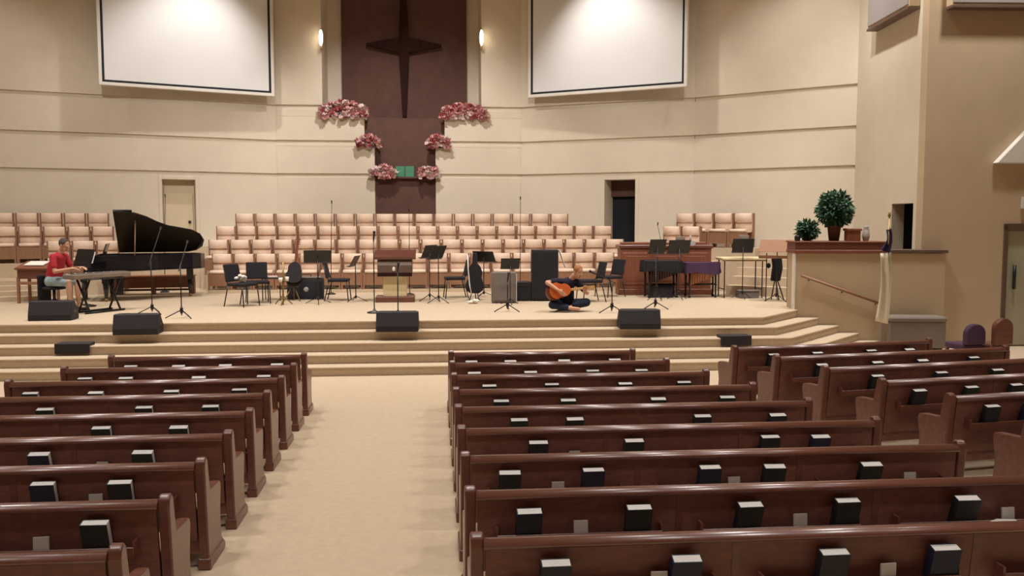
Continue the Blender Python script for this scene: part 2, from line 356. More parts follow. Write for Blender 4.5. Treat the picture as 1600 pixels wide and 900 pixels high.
MB().bb(ds0 - .28, ds0 - .24, .30, 1.9, ZS + .02, 2.95).build('shade_sheet', 'dark', d3)  # added dark sheet, its colour stands for the shade inside the doorway
d4 = struct(MB().bb(df0, df1, .10, .13, 0, 2.42).build('door_4', 'doorframe')); d4.location = wf.location; d4.rotation_euler = wf.rotation_euler
mid = (df0 + df1) / 2
for a, b, h in ((df0 + .07, mid - .01, mid - .12), (mid + .01, df1 - .07, mid + .12)):
    lf = MB().bb(a, b, .05, .10, .02, 2.30).build('door_leaf', 'doorglass', d4, 0.006)
    MB().tube([(h, -.02, .95), (h, -.02, 1.45)], .022).bb(h - .03, h + .03, -.02, .05, .97, 1.01).bb(h - .03, h + .03, -.02, .05, 1.39, 1.43).build('pull_handle', 'black', lf)
    k = (a + b) / 2 - .25
    MB().tube([(k - .02, 0.0, 1.15), (k - .02, 0.0, 1.62)], .03).build('vertical_pull', 'black', lf)
for a, b, c, e in ((df0 - .02, df0 + .07, 0, 2.42), (df1 - .07, df1 + .02, 0, 2.42), (df0 - .02, df1 + .02, 2.30, 2.45)):
    MB().bb(a, b, -.03, .10, c, e).build('door_frame', 'doorframe', d4, 0.008)
# white triangular pediment and exit sign over the double door
pc = s_at(FA, FB, 1550, 250) + 1.15
ped = tag(MB().prism([(pc - 1.15, 3.62), (pc + 1.15, 3.62), (pc, 4.85)], 'y', -.16, -.005).build('pediment', 'screenframe', bevel=.015), 'white triangular pediment on the tan wall above the double door', 'pediment')
ped.location = wf.location; ped.rotation_euler = wf.rotation_euler
sg = s_at(FA, FB, 1598, 315)
ex = thing('exit_sign', 'small pale sign box on the tan wall above the double door', 'sign', wf.location, wf.rotation_euler.z)
MB().bb(sg - .05, sg + .28, -.09, -.005, 2.74, 2.96).build('housing', 'screenframe', ex, .01)
MB().bb(sg - .02, sg + .25, -.095, -.09, 2.77, 2.93).build('face', 'cream', ex)

# baseboards
for wname, ww, L in (('baseboard_right', wf, df0 - .03),):
    b = struct(MB().bb(0.02, L, -.02, 0, 0, .1).build(wname, 'doorframe')); b.location = ww.location; b.rotation_euler = ww.rotation_euler

# --- half wall of the side box, with its brown ledge
HA, HB = Vector((7.12, 16.82)), Vector((9.98, 16.42)); hd = HB - HA; HL = hd.length; hrz = math.atan2(hd.y, hd.x)
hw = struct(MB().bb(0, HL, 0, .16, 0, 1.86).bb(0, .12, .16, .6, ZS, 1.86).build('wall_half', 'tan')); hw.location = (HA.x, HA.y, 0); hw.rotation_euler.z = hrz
MB().bb(-.03, 1.82, -.05, .62, 1.86, 1.93).build('ledge_board', 'redwood', hw, .008)
MB().bb(-.02, 1.80, -.02, .60, 1.93, 2.07).build('ledge_fascia', 'pew', hw, .006)
MB().bb(-.04, 1.82, -.04, .64, 2.07, 2.10).build('ledge_top', 'redwood', hw, .006)
MB().bb(1.82, HL + .03, -.05, .30, 1.87, 1.94).build('ledge_board', 'doorframe', hw, .008)
MB().bb(-.025, 0.0, -.02, .16, ZS, 1.86).build('end_trim', 'screenframe', hw)
hr = thing('handrail', 'sloping brown wooden handrail on the tan half wall above the steps', 'handrail', (HA.x, HA.y, 0), hrz)
pa, pb = PZ(1250, 430, 1.40), PZ(1378, 476, .85)
def on_half(px, py):
    q = ray(px, py); n = Vector((-hd.y, hd.x)).normalized(); t = HA.dot(n) / (q.x * n.x + q.y * n.y); p = q * t
    return (Vector((p.x, p.y)) - HA).dot(hd.normalized()), p.z + CAM_H
(s0_, z0_), (s1_, z1_) = on_half(1250, 430), on_half(1380, 476)
MB().tube([(s0_, -.08, z0_), (s1_, -.08, z1_)], .028, 10).build('rail', 'oak', hr)
for t in (.1, .5, .9):
    s_, z_ = s0_ + (s1_ - s0_) * t, z0_ + (z1_ - z0_) * t
    MB().tube([(s_, -.08, z_), (s_, -.04, z_ - .05), (s_, -.003, z_ - .05)], .01, 6).build('bracket', 'metal', hr)

# ================================================================== SCREENS, CROSS, WALL FITTINGS
def screen(label, bl, br):
    bl, br = Vector(bl), Vector(br); d = br - bl; L = d.length; h = 2.9
    o = thing('projection_screen', label, 'screen', (bl.x, bl.y, bl.z), math.atan2(d.y, d.x))
    MB().bb(.05, L - .05, .02, .06, .05, h).build('screen_surface', 'screen', o)
    for a, b, c, e in ((.05, .11, .05, h), (L - .11, L - .05, .05, h), (.11, L - .11, .05, .11), (.11, L - .11, h - .06, h)):
        MB().bb(a, b, .012, .02, c, e).build('black_border', 'screenblack', o)
    for a, b, c, e in ((-.03, .05, -.03, h + .05), (L - .05, L + .03, -.03, h + .05), (.05, L - .05, -.03, .05), (.05, L - .05, h, h + .05)):
        MB().bb(a, b, -.02, .10, c, e).build('frame_bar', 'screenframe', o, .008)
    for s in (L * .2, L * .8): MB().tube([(s, .06, h - .1), (s, .25, h + 1.63)], .02, 6).build('hanger_rod', 'metal', o)
    return o
screen('white projection screen with black border above the grand piano', (-8.27, 23.28, 5.93), (-4.32, 25.02, 5.93))
screen('white projection screen with black border above the organ console', (2.72, 24.95, 5.97), (6.51, 22.55, 5.97))

cx = PY(631, 70, 26.6); cr = thing('cross', 'dark wooden cross with tapering arms on the brown niche panel', 'cross', (cx.x, 26.66, cx.z))
MB().prism([(-.05, 0), (0, -.27), (-.02, -2.15), (.02, -2.15), (0.0, -.27), (.05, 0), (.05, .1), (.04, 2.2), (-.04, 2.2), (-.05, .1)][:1] + [(-.15, -.22), (-.055, -2.1), (.055, -2.1), (.15, -.22), (.05, 0), (.15, .22), (.05, 2.2), (-.05, 2.2), (-.15, .22)], 'y', -.05, .05).build('upright', 'cross', cr, .01)
MB().prism([(0, 0), (-.15, -.22), (-1.10, -.035), (-1.10, .035), (-.15, .22)], 'y', -.045, .045).build('arm', 'cross', cr, .01)
MB().prism([(0, 0), (.15, .22), (1.10, .035), (1.10, -.035), (.15, -.22)], 'y', -.045, .045).build('arm', 'cross', cr, .01)
for z_ in (.85, -1.25): MB().bb(-.04, .04, .05, .15, z_ - .05, z_ + .05).build('stand_off', 'metal', cr)

for px, lab in ((502, 'glowing slim wall lamp on the niche edge beside the piano side screen'), (752, 'glowing slim wall lamp on the niche edge beside the organ side screen')):
    p = PY(px, 60, 25.40); o = thing('wall_lamp', lab, 'lamp', p, 0, 'lamps on the niche edges')
    MB().ball((0, -.10, 0), (.055, .05, .22), 12, 10).build('glass_tube', 'bulb', o)
    MB().bb(-.035, .035, -.06, .03, -.30, -.22).bb(-.02, .02, -.03, .02, -.3, .28).build('bracket', 'bronze', o)

gp = tag(MB().bb(-.26, .26, -.03, .03, 0, .30).build('baptistry_pane', 'greenpanel', bevel=.005), 'green translucent pane between the two lowest flower clusters', 'panel')
q = PY(633, 275, 25.75); gp.location = (q.x, 25.60, 3.755)
MB().bb(-.012, .012, -.045, .045, 0, .32).build('mullion', 'niche', gp)

def speaker_panel(label, a, b, z0, z1, tilt):
    a, b = Vector(a), Vector(b); d = b - a; L = d.length
    o = thing('wall_speaker', label, 'speaker', (a.x, a.y, z0), math.atan2(d.y, d.x))
    c = MB().bb(0, L, -.22, 0, 0, z1 - z0).build('cabinet', 'tan', o, .01)
    MB().bb(.03, L - .03, -.24, -.22, .05, z1 - z0 - .05).build('grille', 'grille', o)
    MB().bb(0, L, -.25, 0, -.05, 0).build('bottom_trim', 'doorframe', o, .005)
wa = Vector(SA); wd = (Vector(SB) - wa).normalized(); wn = Vector((wd.y, -wd.x))
a_, b_ = wa + wd * s_at(SA, SB, 1372, 40) + wn * .004, wa + wd * s_at(SA, SB, 1438, 20) + wn * .004
zz = PY(1372, 46, a_.y).z
speaker_panel('grey grille panel on the side wall above the dark narrow doorway', a_, b_, zz, zz + 1.3, 0)
fa = Vector(FA); fd = (Vector(FB) - fa).normalized(); fn = Vector((fd.y, -fd.x))
a_ = fa + fd * s_at(FA, FB, 1478, 12) + fn * .004; zz = PY(1478, 12, a_.y).z
speaker_panel('wide grey grille panel high on the tan wall above the double door', a_, a_ + fd * 2.6, zz, zz + 1.3, 0)

# ================================================================== FLOWERS AND PLANTS
def flower_cluster(label, c, size, n, seed, mats, face=None):
    rnd = random.Random(seed); o = thing('flower_arrangement', label, 'flowers', c, 0, 'flower arrangements on the niche ledges')
    sx, sy, sz = size
    MB().bb(-sx * .85, sx * .85, -sy * .6, sy * .6, 0, .10).build('planter', 'niche', o)
    lf = MB()
    for i in range(int(n * .7)):
        p = Vector((rnd.uniform(-sx, sx), rnd.uniform(-sy, sy * .3), rnd.uniform(.02, sz * .8))); a = rnd.uniform(0, 6.28); l = rnd.uniform(.07, .14)
        d = Vector((math.cos(a), math.sin(a), rnd.uniform(-.9, .5))) * l; s = d.cross(Vector((0, 0, 1))).normalized() * .03
        lf.add([Vector((v.x, min(v.y, .57 * sy), v.z)) for v in (p, p + d * .5 + s, p + d, p + d * .5 - s)], [(0, 1, 2, 3)])
    lf.build('foliage', 'leaf', o)['kind'] = 'stuff'
    proto = {}
    for i in range(n):
        m = rnd.choice(mats)
        if m not in proto:
            b = MB(); r0 = random.Random(hash(m) % 99 + 3)
            for k in range(7):
                a = k * 0.9; tl = .3 + .1 * k
                d = Vector((math.cos(a) * .052, math.sin(a) * .052, .012 * k)); s = Vector((-math.sin(a), math.cos(a), 0)) * .03
                b.add([(0, 0, 0), d * .6 + s, d + Vector((0, 0, .02)), d * .6 - s], [(0, 1, 2, 3)])
            b.ball((0, 0, .02), .03, 7, 5)
            proto[m] = b.build('blossom', m, o); f = proto[m]
        else:
            f = proto[m].copy(); COL.objects.link(f); f.parent = o
        u = rnd.uniform(-1, 1); v = rnd.uniform(-1, .0) if abs(u) < .8 else rnd.uniform(-1, -.8); hgt = sz * (1 - .55 * u * u)
        z = rnd.uniform(-.06, hgt) if v < -.3 else rnd.uniform(.1, hgt); y = v * sy
        if face is not None and (z < .09 or abs(u) > .72): y = min(y, face - rnd.uniform(.09, .13))
        f.location = (u * sx, y, z)
        f.rotation_euler = (rnd.uniform(.2, 1.3), rnd.uniform(-.5, .5), rnd.uniform(-.6, .6)); f.scale = (rnd.uniform(1.1, 1.8),) * 3
def ledge(px, py, Y, z, *a):
    p = PY(px, py, Y); flower_cluster(a[0], (p.x, Y, z), *a[1:])
ledge(537, 180, 25.620, 5.421, 'wide pink and pale flower arrangement on the upper ledge, piano side', (.66, .19, .42), 190, 1, ['palepink', 'pink', 'palepink', 'redpetal'], -.115)
ledge(725, 178, 25.620, 5.421, 'wide pink and red flower arrangement on the upper ledge, organ side', (.64, .19, .38), 190, 2, ['pink', 'pink', 'redpetal', 'palepink'], -.115)
ledge(577, 226, 25.435, 4.60, 'small pink flower cluster on the middle ledge, piano side', (.30, .12, .28), 70, 3, ['pink', 'palepink', 'redpetal'])
ledge(684, 226, 25.435, 4.60, 'small pink flower cluster on the middle ledge, organ side', (.30, .12, .28), 70, 4, ['pink', 'palepink', 'redpetal'])
ledge(598, 281, 25.447, 3.751, 'small pale pink flower cluster beside the green pane, piano side', (.34, .10, .28), 70, 5, ['palepink', 'pink'], -.047)
ledge(670, 281, 25.447, 3.751, 'small pale pink flower cluster beside the green pane, organ side', (.30, .10, .28), 64, 6, ['palepink', 'pink'], -.047)

def bush(name, label, c, rad, n, seed, leafl, pot, zmin=.012):
    rnd = random.Random(seed); o = thing(name, label, 'plant', c, hrz)
    pr, ph = pot
    MB().lathe([(pr * .75, 0), (pr, ph * .85), (pr * 1.08, ph * .86), (pr * 1.08, ph), (pr * .9, ph)], seg=18).build('pot', 'terracotta', o)
    cz = ph + rad[2] * .92
    MB().tube([(0, 0, ph * .8), (0, 0, cz)], .02, 6).build('stem', 'oak', o)
    for m, fr in (('leaf', .65), ('leafpale', .35)):
        b = MB()
        for i in range(int(n * fr)):
            t = Vector((rnd.gauss(0, 1), rnd.gauss(0, 1), rnd.gauss(0, 1))).normalized() * rnd.uniform(.25, 1.0)
            p = Vector((t.x * rad[0], t.y * rad[1], cz + t.z * rad[2])); d = (t + Vector((rnd.uniform(-.6, .6), rnd.uniform(-.6, .6), rnd.uniform(-.9, .2)))).normalized() * leafl * rnd.uniform(.6, 1.1)
            s = d.cross(Vector((rnd.uniform(-1, 1), rnd.uniform(-1, 1), 1))).normalized() * leafl * .22
            q_ = [p, p + d * .45 + s, p + d, p + d * .45 - s]
            b.add([Vector((v.x, v.y, max(v.z, zmin))) for v in q_], [(0, 1, 2, 3)])
        b.build('foliage', m, o)['kind'] = 'stuff'
    return o
def half_pt(s, y): n = Vector((-hd.y, hd.x)).normalized(); p = HA + hd.normalized() * s + n * y; return (p.x, p.y, 2.101)
bush('potted_plant', 'tall round green bush in a pot on the brown ledge of the half wall', half_pt(.84, .36), (.34, .32, .35), 2400, 3, .12, (.13, .31), .262)
bush('potted_plant', 'low spreading green plant on the brown ledge beside the round bush', half_pt(.30, .30), (.20, .19, .17), 800, 4, .12, (.10, .06))
tag(MB().prism([(-.13, -.10), (.13, -.10), (.13, .10), (-.13, .10)], 'z', 0, .20).prism([(-.15, -.12), (.15, -.12), (.15, .12), (-.15, .12)], 'z', .20, .25).build('wooden_box', 'redwood', loc=half_pt(1.13, .14), rz=hrz, bevel=.008), 'small reddish wooden box under the round bush on the ledge', 'box')
tag(MB().lathe([(.05, 0), (.06, .06), (.055, .10), (.03, .12)], seg=14).build('lidded_jar', 'black', loc=half_pt(.04, .06)), 'small black jar at the end of the brown ledge', 'jar')
jm = thing('vase', 'small pale vase on the brown ledge beside the wooden box', 'vase', half_pt(1.40, .16)); MB().lathe([(.05, 0), (.075, .1), (.06, .2), (.045, .26), (.06, .30)], seg=14).build('body', 'card', jm)

# flag on a pole
fp = PZ(1386, 531, 0.0); fp = Vector((PY(1386, 450, 15.65).x, 15.65, 0))
fl = thing('flag', 'white flag with dark blue canton drooping from a pole by the half wall', 'flag', fp)
MB().lathe([(.17, 0), (.17, .03), (.05, .06), (.03, .1)]).build('base', 'bronze', fl)
MB().tube([(0, 0, .05), (0, 0, 2.55)], .016, 8).build('pole', 'bronze', fl)
MB().lathe([(.012, 0), (.03, .04), (.008, .14)], (0, 0, 2.55)).build('finial', 'bronze', fl)
def drape(z0, z1, w0, w1, m, nm, off=0.0):
    b = MB(); nz, nx = 14, 12; vs = []
    for i in range(nz + 1):
        t = i / nz; z = z0 + (z1 - z0) * t; wd_ = w0 + (w1 - w0) * t
        for k in range(nx + 1):
            u = k / nx; vs.append((off - .02 - wd_ * u * .8 + .05 * math.sin(t * 3) , -.02 + .06 * math.sin(u * 11 + t * 1.5) * (1 - .4 * t), z + .10 * u * (t - .3)))
    b.add(vs, [(i * (nx + 1) + k, i * (nx + 1) + k + 1, (i + 1) * (nx + 1) + k + 1, (i + 1) * (nx + 1) + k) for i in range(nz) for k in range(nx)], True)
    o = b.build(nm, m, fl); s = o.modifiers.new('solid', 'SOLIDIFY'); s.thickness = .006; return o
drape(2.36, 1.90, .10, .26, 'flagblue', 'canton', .05); drape(1.92, .58, .28, .34, 'flagwhite', 'fly', .06)

# ================================================================== CHOIR CHAIRS
def make_choir_chair():
    o = thing('choir_chair', 'peach upholstered choir chair', 'chair')
    # local: faces -y, back at y=0 ; width .50
    def pad(y0, y1, z0, z1, name, w=.215):
        b = MB(); prof = []
        n = 10
        for i in range(n):
            a = 2 * math.pi * i / n; cy, cz = (y0 + y1) / 2, (z0 + z1) / 2
            ca, sa = math.cos(a), math.sin(a); e = .6
            prof.append((cy + (y1 - y0) / 2 * math.copysign(abs(ca) ** e, ca), cz + (z1 - z0) / 2 * math.copysign(abs(sa) ** e, sa)))
        b.prism(prof, 'x', -w, w, True); return b.build(name, 'choircloth', o)
    pad(-.125, .01, .63, .86, 'headrest_cushion'); pad(-.06, .02, .44, .63, 'back_cushion'); pad(-.50, -.04, .38, .47, 'seat_cushion')
    for s in (-1, 1):
        x = s * .235
        MB().prism([(.03, 0), (.035, .5), (.02, .86), (-.05, .86), (-.045, .5), (-.05, 0)], 'x', x - .02, x + .02).build('post', 'oak', o)
        MB().bb(x - .02, x + .02, -.50, -.45, 0, .40).build('leg', 'oak', o)
    MB().bb(-.215, .215, -.48, -.455, .10, .38).build('front_panel', 'oak', o)
    MB().bb(-.215, .215, -.01, .015, .10, .40).build('back_panel', 'oak', o)
    return o
cc = make_choir_chair()
rows = {'A': (24.33, 368, 888, 'of the highest choir row', .0), 'B': (23.68, 338, 956, 'of the third choir row up', .12),
        'C': (23.04, 325, 975, 'of the second choir row up', .3), 'D': (22.30, 330, 960, 'of the lowest choir row', .05)}
for t, (Y, xa, xb, lab, ph) in rows.items():
    a, b = PY(xa, 360, Y).x, PY(xb, 360, Y).x; n = int(round((b - a) / .525)); w_ = (b - a) / n
    for i in range(n):
        X = a + w_ * (i + .5)
        if t == 'D' and 1040 < 0: continue
        place(cc, (X, Y, TZ[t]), random.uniform(-.006, .006), 'peach upholstered choir chair, %s from the piano end %s' % (ORD[i], lab), 'choir chairs, row ' + {'A': 'four', 'B': 'three', 'C': 'two', 'D': 'one'}[t])
lrz = math.atan2(-LN.x * -1, -LN.y) ; lrz = math.atan2(LD.y, LD.x) + math.pi
for t, n0, i0, i1 in (('A', .42, 0.85, 7), ('B', 1.05, 0.75, 6), ('C', 1.68, 0.65, 4)):
    for i in range(i1 - 1):
        p = OL + LD * (i0 + .53 * i) + LN * n0
        place(cc, (p.x, p.y, TZ[t]), lrz, 'peach choir chair, %s from the cream door in the %s row beyond it' % (ORD[i], {'A': 'back', 'B': 'middle', 'C': 'front'}[t]), 'choir chairs of the piano wing, ' + {'A': 'back', 'B': 'middle', 'C': 'front'}[t])
rrz = math.atan2(RD.y, RD.x)
for t, n0, i0, n in (('A', .45, .02, 4), ('B', 1.08, -.05, 2)):
    for i in range(n):
        p = OR_ + RD * (i0 + .53 * i) + RN * n0
        place(cc, (p.x, p.y, TZ[t]), rrz, 'peach choir chair, %s from the dark doorway in the %s row beyond it' % (ORD[i], {'A': 'back', 'B': 'front'}[t]), 'choir chairs of the organ wing, ' + {'A': 'back', 'B': 'front'}[t])

# ================================================================== PEWS
END = [(.07, 0), (.03, .45), (-.005, .76), (.005, .805), (.03, .828), (.065, .828), (.09, .80), (.12, .66), (.14, .575), (.38, .56), (.44, .545), (.455, .50), (.42, .30), (.44, .13), (.49, .08), (.49, 0)]
_end = MB().prism(END, 'x', -.035, .035)
_foot = MB().prism([(.05, 0), (.51, 0), (.51, .05), (.47, .085), (.06, .085)], 'x', -.045, .045)
_endme = None
def hymnal(loc, rz, m, label, tilt):
    o = thing('hymnal', label, 'book', loc, rz, 'hymnals in the pew racks')
    MB().bb(-.080, .080, -.032, -.027, 0, .205).bb(-.080, .080, .027, .032, 0, .205).bb(-.080, -.075, -.027, .027, 0, .205).build('cover', m, o)
    MB().bb(-.0745, .076, -.0265, .0265, .004, .2035).build('page_block', 'pages', o)
    o.rotation_euler = (tilt, 0, rz)
    return o
def pew(loc, rz, L, label, where, books, cards, group, from_right=False):
    """local x along the pew, +y towards the platform, back face at y=0; books/cards = local x"""
    global _endme
    o = thing('pew', label, 'pew', loc, rz, group)
    for x in (-.035, L + .035):
        e = _end.build('end_panel', 'pew', o, .012, seg=2) if _endme is None else bpy.data.objects.new('end_panel', _endme)
        if _endme is None: _endme = e.data
        else:
            COL.objects.link(e); e.parent = o
            b = e.modifiers.new('bevel', 'BEVEL'); b.width = .012; b.segments = 2; b.limit_method = 'ANGLE'
        e.location.x = x
        _f_ = _foot.build('foot', 'pew', e, .008)
    n = max(1, round(L / 1.30)); w_ = L / n
    for i in range(n):
        a, b = i * w_, (i + 1) * w_
        MB().prism([(.065, .22), (.002, .757), (.032, .757), (.095, .22)], 'x', a + .012, b - .012).build('back_panel', 'pewback', o)
        if i: MB().prism([(.060, .20), (-.001, .76), (.04, .76), (.10, .20)], 'x', a - .022, a + .022).build('stile', 'pew', o)
        r0, r1 = a + .13, b - .13
        rk = MB().bb(r0, r1, -.055, .06, .475, .49).build('book_rack', 'pew', o, .003)
        MB().bb(r0, r1, -.062, -.050, .475, .535).build('rack_lip', 'pew', rk, .003)
        for x in (r0, r1): MB().bb(x - .008, x + .008, -.055, .06, .475, .57).build('rack_end', 'pew', rk)
    # top rail, rounded
    pr = [(-.020, .752), (-.025, .762), (-.018, .776), (-.004, .790), (.014, .799), (.036, .801), (.052, .792), (.056, .752)]
    MB().prism(pr, 'x', 0, L, True).build('top_rail', 'rail', o)
    MB().bb(0, L, .08, .46, .37, .41).build('seat', 'pew', o, .008)
    MB().bb(.01, L - .01, .09, .455, .41, .45).build('seat_cushion', 'seatcloth', o, .015, seg=2)
    MB().bb(0, L, .085, .105, .12, .37).build('kick_board', 'pewback', o)
    mw = Matrix.Translation(loc) @ Matrix.Rotation(rz, 4, 'Z')
    def in_rack(x, half):
        i = min(int(x / w_), n - 1); return min(max(x, i * w_ + .138 + half), (i + 1) * w_ - .138 - half)
    bl = sorted([in_rack(x, .088) for x in books if .1 < x < L - .08], reverse=from_right)
    for i, x in enumerate(bl):
        m = random.choice(['cover', 'cover', 'covergreen', 'coverblue'])
        hymnal(mw @ Vector((x, -.006, .5005)), rz + random.uniform(-.04, .04), m, '%s hymnal, %s from the aisle in rack of %s' % ({'cover': 'black', 'covergreen': 'dark green', 'coverblue': 'navy'}[m], ORD[i], where), random.uniform(.24, .36))
    for i, x in enumerate(sorted([in_rack(x, .055) for x in cards if .1 < x < L - .08], reverse=from_right)):
        c = tag(MB().bb(-.045, .045, -.006, .006, 0, .115).build('visitor_card', 'card', loc=mw @ Vector((x, -.035, .492)), rz=rz + random.uniform(-.1, .1)), 'small pale card, %s from the aisle in rack of %s' % (ORD[i], where), 'card', 'cards in the pew racks')
        c.rotation_euler.x = random.uniform(-.12, 0)
    return o
RB = [[736, 797, 880, 961], [736, 828, 924, 999], [764, 861, 974, 1065], [783, 886, 1025, 1132], [810, 896, 1094, 1209], [840, 947, 1177, 1276],
      [796, 925, 1106, 1227, 1355, 1495], [825, 996, 1168, 1339, 1505], [866, 1070, 1300, 1480]]
RC = [[], [], [], [], [861], [897], [871, 1146, 1420], [907, 1250, 1575], [1030, 1389]]
LB = [[196, 285, 350, 437], [56, 137, 203, 316, 416], [50, 157, 273, 378], [77, 230, 333], [163, 284], [87, 228], [69, 190], [150], []]
LC = [[], [], [], [23], [227], [161], [150], [62], []]
ROWY = lambda i: 11.33 - .842 * i
GUI, PIA = 'on the guitarist side of the centre aisle', 'on the piano side of the centre aisle'
for i in range(9):
    Y = ROWY(i); xl = .26; xr = 2.60 + .275 * (11.27 - Y)
    where = '%s pew from platform, guitarist side' % ORD[i]
    pew((xl, Y, 0), 0, xr - xl, 'long dark mahogany pew, %s from the platform %s' % (ORD[i], GUI), where,
        [PY(x, 700, Y).x - xl for x in RB[i]], [PY(x, 700, Y).x - xl for x in RC[i]], 'pews on the guitarist side')
    xr2 = -1.68; xl2 = 2 * AX - xr + .10
    where = '%s pew from platform, piano side' % ORD[i]
    pew((xl2, Y, 0), 0, xr2 - xl2, 'long dark mahogany pew, %s from the platform %s' % (ORD[i], PIA), where,
        [PY(x, 700, Y).x - xl2 for x in LB[i]], [PY(x, 700, Y).x - xl2 for x in LC[i]], 'pews on the piano side', True)
WB = [[1201, 1269, 1353, 1411], [1275, 1348, 1451, 1512], [1362, 1437, 1556], [1427, 1509, 1578], [1541, 1600], []]
WA = R(9)
for j in range(6):
    Y = 11.48 - .855 * j; X = 4.06 + .284 * (11.45 - Y); L = 3.0 + .38 * j
    d = Vector((math.cos(WA), math.sin(WA)))
    bk = [s_at((X, Y), (X + d.x, Y + d.y), px, 560) for px in WB[j]]
    wh = '%s angled pew from platform' % ORD[j]
    pew((X + .04, Y, 0), WA, L, 'angled dark mahogany pew before the half wall, %s from the platform' % ORD[j], wh, bk, [L * .45] if j in (2, 3, 4) else [], 'angled pews before the half wall')
# loose sheet in the rack of the eighth pew
sh = PY(1556, 834, ROWY(7) - .08)
tag(MB().prism([(-.14, -.02), (.10, -.10), (.14, .06), (.02, .08)], 'z', 0, .004).build('loose_sheet', 'paper', loc=(sh.x, ROWY(7) - .128, .5355)), 'loose white sheet lying across the rack lip of the eighth pew', 'paper')

# ================================================================== PLATFORM FURNITURE
def pl(px, py): p = PZ(px, py, ZS); return p
# floor monitors
def monitor():
    o = thing('stage_monitor', 'black wedge stage monitor', 'speaker', group='wedge monitors along the platform edge')
    MB().prism([(-.20, 0), (.20, 0), (.20, .14), (.02, .34), (-.12, .34), (-.20, .10)], 'x', -.36, .36).build('cabinet', 'vent', o, .012)
    a = MB().prism([(.205, .15), (.03, .345), (.02, .337), (.195, .142)], 'x', -.32, .32).build('grille', 'blackcloth', o)
    for s in (-1, 1): MB().bb(s * .36 - .005, s * .36 + .005, -.08, .08, .12, .17).build('side_handle', 'metal', o)
    return o
mo = monitor()
ZT = ZS - .15
def step_pt(px): return Vector((PY(px, 515, 15.43).x, 15.338, ZT))
# seen from the hall: the baffle looks back to the players (+y), the rear slopes to the hall
p = pl(90, 498); place(mo, (p.x, 16.25, ZS), R(3), 'black wedge stage monitor on the platform floor in front of the keyboard player')
place(mo, step_pt(219), R(2), 'black wedge stage monitor on the top step in front of the grand piano')
place(mo, step_pt(622), R(-2), 'black wedge stage monitor on the top step in front of the lectern')
place(mo, step_pt(996), R(-4), 'black wedge stage monitor on the top step in front of the percussion')
# vent boxes on the third step
for px, lab in ((110, 'low black floor box on a lower step in front of the keyboard player'), (1152, 'low black floor box on a lower step near the half wall')):
    X = PY(px, 530, 14.85).x
    v = thing('floor_box', lab, 'floor box', (X, 14.80, ZS - .45 + (.15 if False else 0)), 0, 'floor boxes on the steps')
    v.location = (X, 15.045, ZS - .30)
    MB().bb(-.27, .27, -.12, .12, 0, .05).build('lid', 'vent', v, .008); MB().bb(-.27, .27, -.165, -.12, -.12, .05).build('front_flap', 'vent', v, .005)

# stacking chair with black seat
def stack_chair():
    o = thing('stacking_chair', 'black padded stacking chair', 'chair')
    MB().bb(-.23, .23, -.24, .20, .42, .48).build('seat', 'blackcloth', o, .02, seg=2)
    b = MB(); vs = []
    b.prism([(.19, .50), (.27, .86), (.31, .86), (.24, .50)], 'x', -.22, .22); b.build('backrest', 'blackcloth', o, .02, seg=2)
    for s in (-1, 1):
        MB().tube([(s * .22, -.21, .42), (s * .235, -.25, 0)], .012, 8).build('leg', 'black', o)
        MB().tube([(s * .22, .17, .42), (s * .235, .27, 0)], .012, 8).build('leg', 'black', o)
        MB().tube([(s * .21, .12, .42), (s * .21, .22, .52), (s * .21, .28, .8)], .012, 8).build('back_post', 'black', o)
    return o
ch = stack_chair()
g = 'black stacking chairs on the platform'
for px, py, rz, lab in ((377, 479, 60, 'black stacking chair holding a crumpled white cloth, beside the grand piano'), (402, 474, 15, 'black stacking chair turned to the hall between the piano and the small black table'),
                        (528, 470, 88, 'black stacking chair behind the black guitar amplifier'), (712, 466, -85, 'black stacking chair beside the black gig bag'),
                        (924, 472, -80, 'black stacking chair just behind the seated guitarist'), (954, 464, -62, 'black stacking chair nearest the organ console')):
    q = pl(px, py); place(ch, (q.x, q.y + .1, ZS), R(rz), lab, g)
q = pl(377, 479)
wc = MB(); rr = random.Random(5)
for i in range(7): wc.ball((rr.uniform(-.08, .08), rr.uniform(-.07, .07), .035 + i * .018), (.07 - .004 * i, .055, .035), 9, 6)
c = tag(wc.build('crumpled_cloth', 'paper', loc=(q.x - .02, q.y + .10, ZS + .485)), 'crumpled white cloth on the seat of a black stacking chair', 'cloth')

# small black table with papers
q = pl(424, 470); tb = thing('side_table', 'small black side table beside the black stacking chairs', 'table', (q.x, q.y + .2, ZS))
MB().bb(-.22, .22, -.2, .2, .48, .51).build('table_top', 'black', tb, .005)
for a in (-1, 1):
    for b_ in (-1, 1): MB().tube([(a * .19, b_ * .17, 0), (a * .19, b_ * .17, .48)], .012, 6).build('leg', 'black', tb)
pp = tag(MB().bb(-.10, .10, -.14, .14, 0, .02).build('paper_stack', 'palepink', loc=(q.x, q.y + .2, ZS + .511), rz=.3), 'pale pink paper stack on the small black side table', 'paper')

